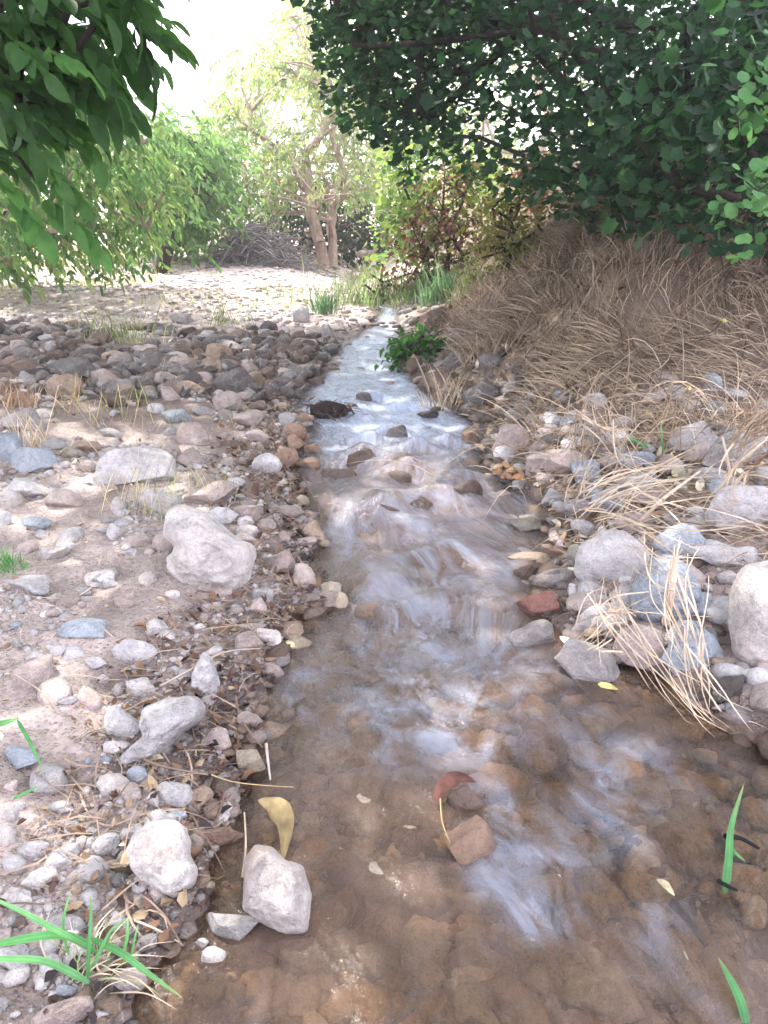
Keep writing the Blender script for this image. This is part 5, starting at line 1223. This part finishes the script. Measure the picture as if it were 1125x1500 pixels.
leaf_px('cream sliver floating at the bottom right', [(962, 1288, .005), (975, 1295, .01), (988, 1312, .005)], 10, (.50, .44, .28))
for k, (u, v) in enumerate([(738, 682), (748, 690), (730, 694), (757, 700), (742, 700), (728, 686), (812, 790), (822, 800)]):
    leaf_px(['crisp tan leaf on top of the leaf heap', 'tan leaf in the middle of the leaf heap', 'brown leaf at the left of the leaf heap', 'orange leaf at the right of the leaf heap', 'brown leaf at the bottom of the leaf heap', 'small leaf at the edge of the leaf heap', 'pale curled leaf above the orange small stone', 'grey curled leaf near the greenish upright stone'][k] + (' by the riffle' if k < 6 else ''), [(u - 9, v, .02), (u, v - 5, .035), (u + 9, v + 2, .02)], 15, [(.50, .33, .19), (.42, .25, .13), (.30, .17, .10), (.45, .24, .12), (.28, .17, .11), (.4, .3, .2), (.5, .4, .36), (.34, .28, .27)][k])
for k, (u, v) in enumerate([(983, 668), (990, 697), (1060, 470), (1010, 570)]):
    leaf_px(['small yellow leaf below the broad arched grey stone', 'yellow leaf above the greenish flat slab', 'single yellow leaf caught high in the dry grass', 'pale leaf caught low in the dry grass'][k], [(u - 6, v, .03), (u, v - 3, .04), (u + 6, v + 1, .03)], 9, (.52, .46, .16))
# sticks and canes
def stick(lab, pts, rpx, col, name='stick', cat='stick'):
    P = [lift_px(*p) for p in pts]; C = spline(P, 12); d = np.linalg.norm(P[0] - CAM); e = empty(name, tuple(P[0]), lab, cat)
    part('stem', *chain_tubes(C[None], np.array([rpx * d / FPX]), 6), M_litter, e, np.tile(col, (11 * 12, 1)))
stick('thin curved root on the dirt left of the creamy notched stone', [(118, 1165, .005), (132, 1195, .012), (160, 1210, .012), (200, 1196, .012), (232, 1188, .01)], 1.8, (.36, .28, .22))
stick('dark twig pointing to the pink brown stone in the mud', [(198, 1105, .02), (230, 1120, .02), (275, 1130, .02), (305, 1135, .02)], 2.2, (.22, .16, .12))
stick('curved dark twig along the water below the upright pointed stone', [(345, 1020, .02), (352, 1050, .03), (372, 1080, .03), (385, 1095, .02)], 2.2, (.20, .14, .11))
stick('long pale twig lying above the upright pointed stone', [(235, 1005, .02), (290, 975, .03), (330, 955, .03), (380, 950, .02)], 1.8, (.45, .36, .30))
stick('pale upright stalk in the inlet', [(355, 1285, .0), (360, 1240, .04), (358, 1190, .07)], 2, (.48, .38, .28))
stick('thin stalk leaning on the grey wedge stone', [(197, 1348, .02), (230, 1362, .02), (262, 1380, .01)], 1.6, (.5, .42, .36))
stick('stalk in the water beside the mottled stone', [(390, 1090, .03), (392, 1110, .03), (396, 1142, .01)], 2.5, (.52, .44, .40))
stick('long pale cane lying across the right bank stones', [(940, 762, .08), (975, 728, .12), (1026, 690, .14)], 3.2, (.56, .46, .36), 'cane')
stick('pale cane rising between the right boulders', [(1062, 700, .1), (1090, 672, .16), (1128, 638, .22)], 3.2, (.60, .52, .42), 'cane')
stick('forked pale stalk in front of the grey right boulder', [(1070, 698, .08), (1064, 665, .16), (1058, 640, .2)], 2.4, (.60, .52, .42), 'cane')
stick('dry blade lying over the egg shaped boulder', [(975, 912, .10), (984, 868, .20), (990, 815, .26)], 5.5, (.58, .46, .36), 'cane')
stick('bluish grey stick poking out below the right leafy sprig', [(1092, 362, .9), (1108, 350, 1.0), (1126, 338, 1.05)], 3.2, (.34, .38, .42))
stick('thin twig hanging at the wet left edge by the riffle', [(445, 700, .03), (462, 735, .03), (478, 762, .0)], 1.3, (.16, .11, .08))
stick('dark bent twig caught at the blade in the pool', [(1062, 1225, .03), (1085, 1228, .02), (1112, 1243, .01)], 3.5, (.012, .011, .012))
stick('black wet twig lower down at the blade in the pool', [(1052, 1290, .01), (1066, 1298, .015), (1080, 1304, .005)], 3, (.012, .011, .012))
stick('dark sunken stick at the bottom right of the pool', [(985, 1322, -.01), (1010, 1350, -.01), (1035, 1385, -.015)], 6, (.03, .025, .022))
# bundles of dead reed straw draped over the right bank stones
def bundle(lab, paths, n, wpx, seed, jit=14):
    r = np.random.default_rng(seed); e = None; Ps, Ws = [], []
    base = [[lift_px(*p) for p in path] for path in paths]
    e = empty('straw_bundle', tuple(base[0][0]), lab, 'straw', 'bundles of dead straw over the right bank stones')
    for k in range(n):
        b = base[r.integers(0, len(base))]; d = np.linalg.norm(b[0] - CAM); s = jit * d / FPX
        o1, o2 = r.normal(0, s, 3), r.normal(0, s * 1.3, 3); f = np.linspace(0, 1, len(b))[:, None]
        C = spline(np.array(b) + o1 * (1 - f) + o2 * f + r.normal(0, s * .35, (len(b), 3)), 12)
        lo, hi = r.uniform(0, .25), r.uniform(.7, 1.0); i0, i1 = int(lo * 11), max(int(hi * 11), int(lo * 11) + 4)
        C = spline(C[i0:i1 + 1], 12); C[:, 2] = np.maximum(C[:, 2], surf(C[:, 0], C[:, 1]) + .004)
        Ps.append(C); Ws.append(wpx * d / FPX * r.uniform(.5, 1.3))
    Ps, Ws = np.array(Ps), np.array(Ws); f = r.uniform(0, 1, (n, 1)); col = np.array((.62, .53, .42)) * (1 - f) + np.array((.42, .31, .22)) * f
    V, F, c = ribbons(Ps, Ws, np.tile([0, -.7, .7], (n, 1)) + r.normal(0, .4, (n, 3)), col=col)
    part('stalks', V, F, M_straw, e, c)
bundle('thick straw bundle sweeping from the egg shaped boulder down into the pool', [[(985, 885, .16), (1000, 940, .14), (1020, 1000, .08), (1060, 1050, .03), (1125, 1092, .01)], [(880, 850, .14), (925, 915, .13), (985, 985, .08), (1050, 1045, .03), (1100, 1075, .01)]], 17, 2.0, 1, 20)
bundle('straw sheaf in front of the round pale boulder', [[(905, 905, .12), (880, 925, .10), (850, 940, .05), (820, 950, .02)], [(955, 880, .16), (905, 880, .14), (870, 910, .1), (858, 935, .05)], [(880, 855, .15), (885, 890, .12), (905, 925, .09)]], 26, 2.0, 2, 17)
bundle('straw hanging over the left side of the big pinkish boulder', [[(1000, 790, .2), (985, 850, .2), (1005, 920, .15), (1020, 990, .08), (1035, 1050, .03)]], 14, 2.2, 3, 14)
bundle('tangled straw between the round pale boulder and the rounded blue boulder', [[(860, 770, .1), (905, 760, .14), (960, 790, .16), (1010, 800, .16)], [(930, 800, .12), (970, 840, .2), (1040, 850, .16)], [(900, 740, .1), (960, 740, .1), (1040, 770, .1)]], 45, 2.0, 4, 20)
bundle('straw lying on the slabs under the long cane', [[(860, 760, .06), (920, 720, .08), (990, 700, .08), (1050, 690, .08)], [(900, 690, .05), (960, 700, .05), (1030, 745, .05)], [(840, 740, .04), (870, 700, .05), (930, 660, .05)]], 55, 2.0, 5, 22)
bundle('straw beside the green blade at the bank foot', [[(890, 600, .2), (910, 640, .15), (940, 670, .06)], [(860, 600, .2), (840, 640, .12), (830, 670, .04)], [(1000, 590, .25), (985, 625, .15), (960, 660, .05)]], 60, 2.0, 6, 18)
bundle('straw curving down the right edge under the cane', [[(1125, 680, .2), (1090, 690, .14), (1060, 720, .1), (1050, 760, .06)], [(1130, 600, .3), (1100, 630, .2), (1080, 670, .1)]], 60, 2.6, 7, 16)
# dark clump of debris standing in the riffle
Pc, tc = march(surf, 482, 612); rs = np.random.default_rng(12); e = empty('debris_clump', tuple(Pc), 'blackish clump of roots and leaves caught in the riffle', 'debris')
n = 170; c0 = Pc + np.array([0, .06, .03]) + rs.normal(0, 1, (n, 3)) * [.085, .05, .03]; dd = rs.normal(0, 1, (n, 3)) * [1, .7, .4]; dd /= np.linalg.norm(dd, axis=1, keepdims=True)
s = np.linspace(-.5, .5, 5); Cc = c0[:, None] + dd[:, None] * (s[None, :, None] * rs.uniform(.04, .11, (n, 1, 1))); Cc[..., 2] = np.maximum(Cc[..., 2], zw(Cc[..., 1]) - .02)
V, F, c = ribbons(Cc, rs.uniform(.003, .012, n), col=np.array([(.05, .035, .03)] * n) * rs.uniform(.6, 2.4, (n, 1))); part('roots', V, F, M_litter, e, c)
V, F = rock_verts(77, 3, .3); V = V * [.12, .06, .075] + Pc + [0, .06, .02]; part('core', V, F, M_litter, e, np.tile((.03, .022, .02), (len(V), 1)))

# ---------------------------------------------------------------- air
hv = np.array([[x, y, z] for x in (-96, 96) for y in (-96, 96) for z in (-3.5, 12.0)]); hf = np.array([[0, 1, 3, 2], [4, 6, 7, 5], [0, 4, 5, 1], [2, 3, 7, 6], [0, 2, 6, 4], [1, 5, 7, 3]])
hm, hnt, hout = newmat('haze_air'); pv = N(hnt, 'ShaderNodeVolumePrincipled'); pv.inputs['Color'].default_value = (.95, .95, 1, 1); pv.inputs['Density'].default_value = .0045; pv.inputs['Anisotropy'].default_value = .35
hnt.links.new(pv.outputs[0], hout.inputs['Volume'])
ho = link('haze', mesh('haze', hv, hf, hm, smooth=False)); ho['kind'] = 'stuff'; ho['label'] = 'pale sunlit haze in the air over the whole valley'; ho['category'] = 'haze'
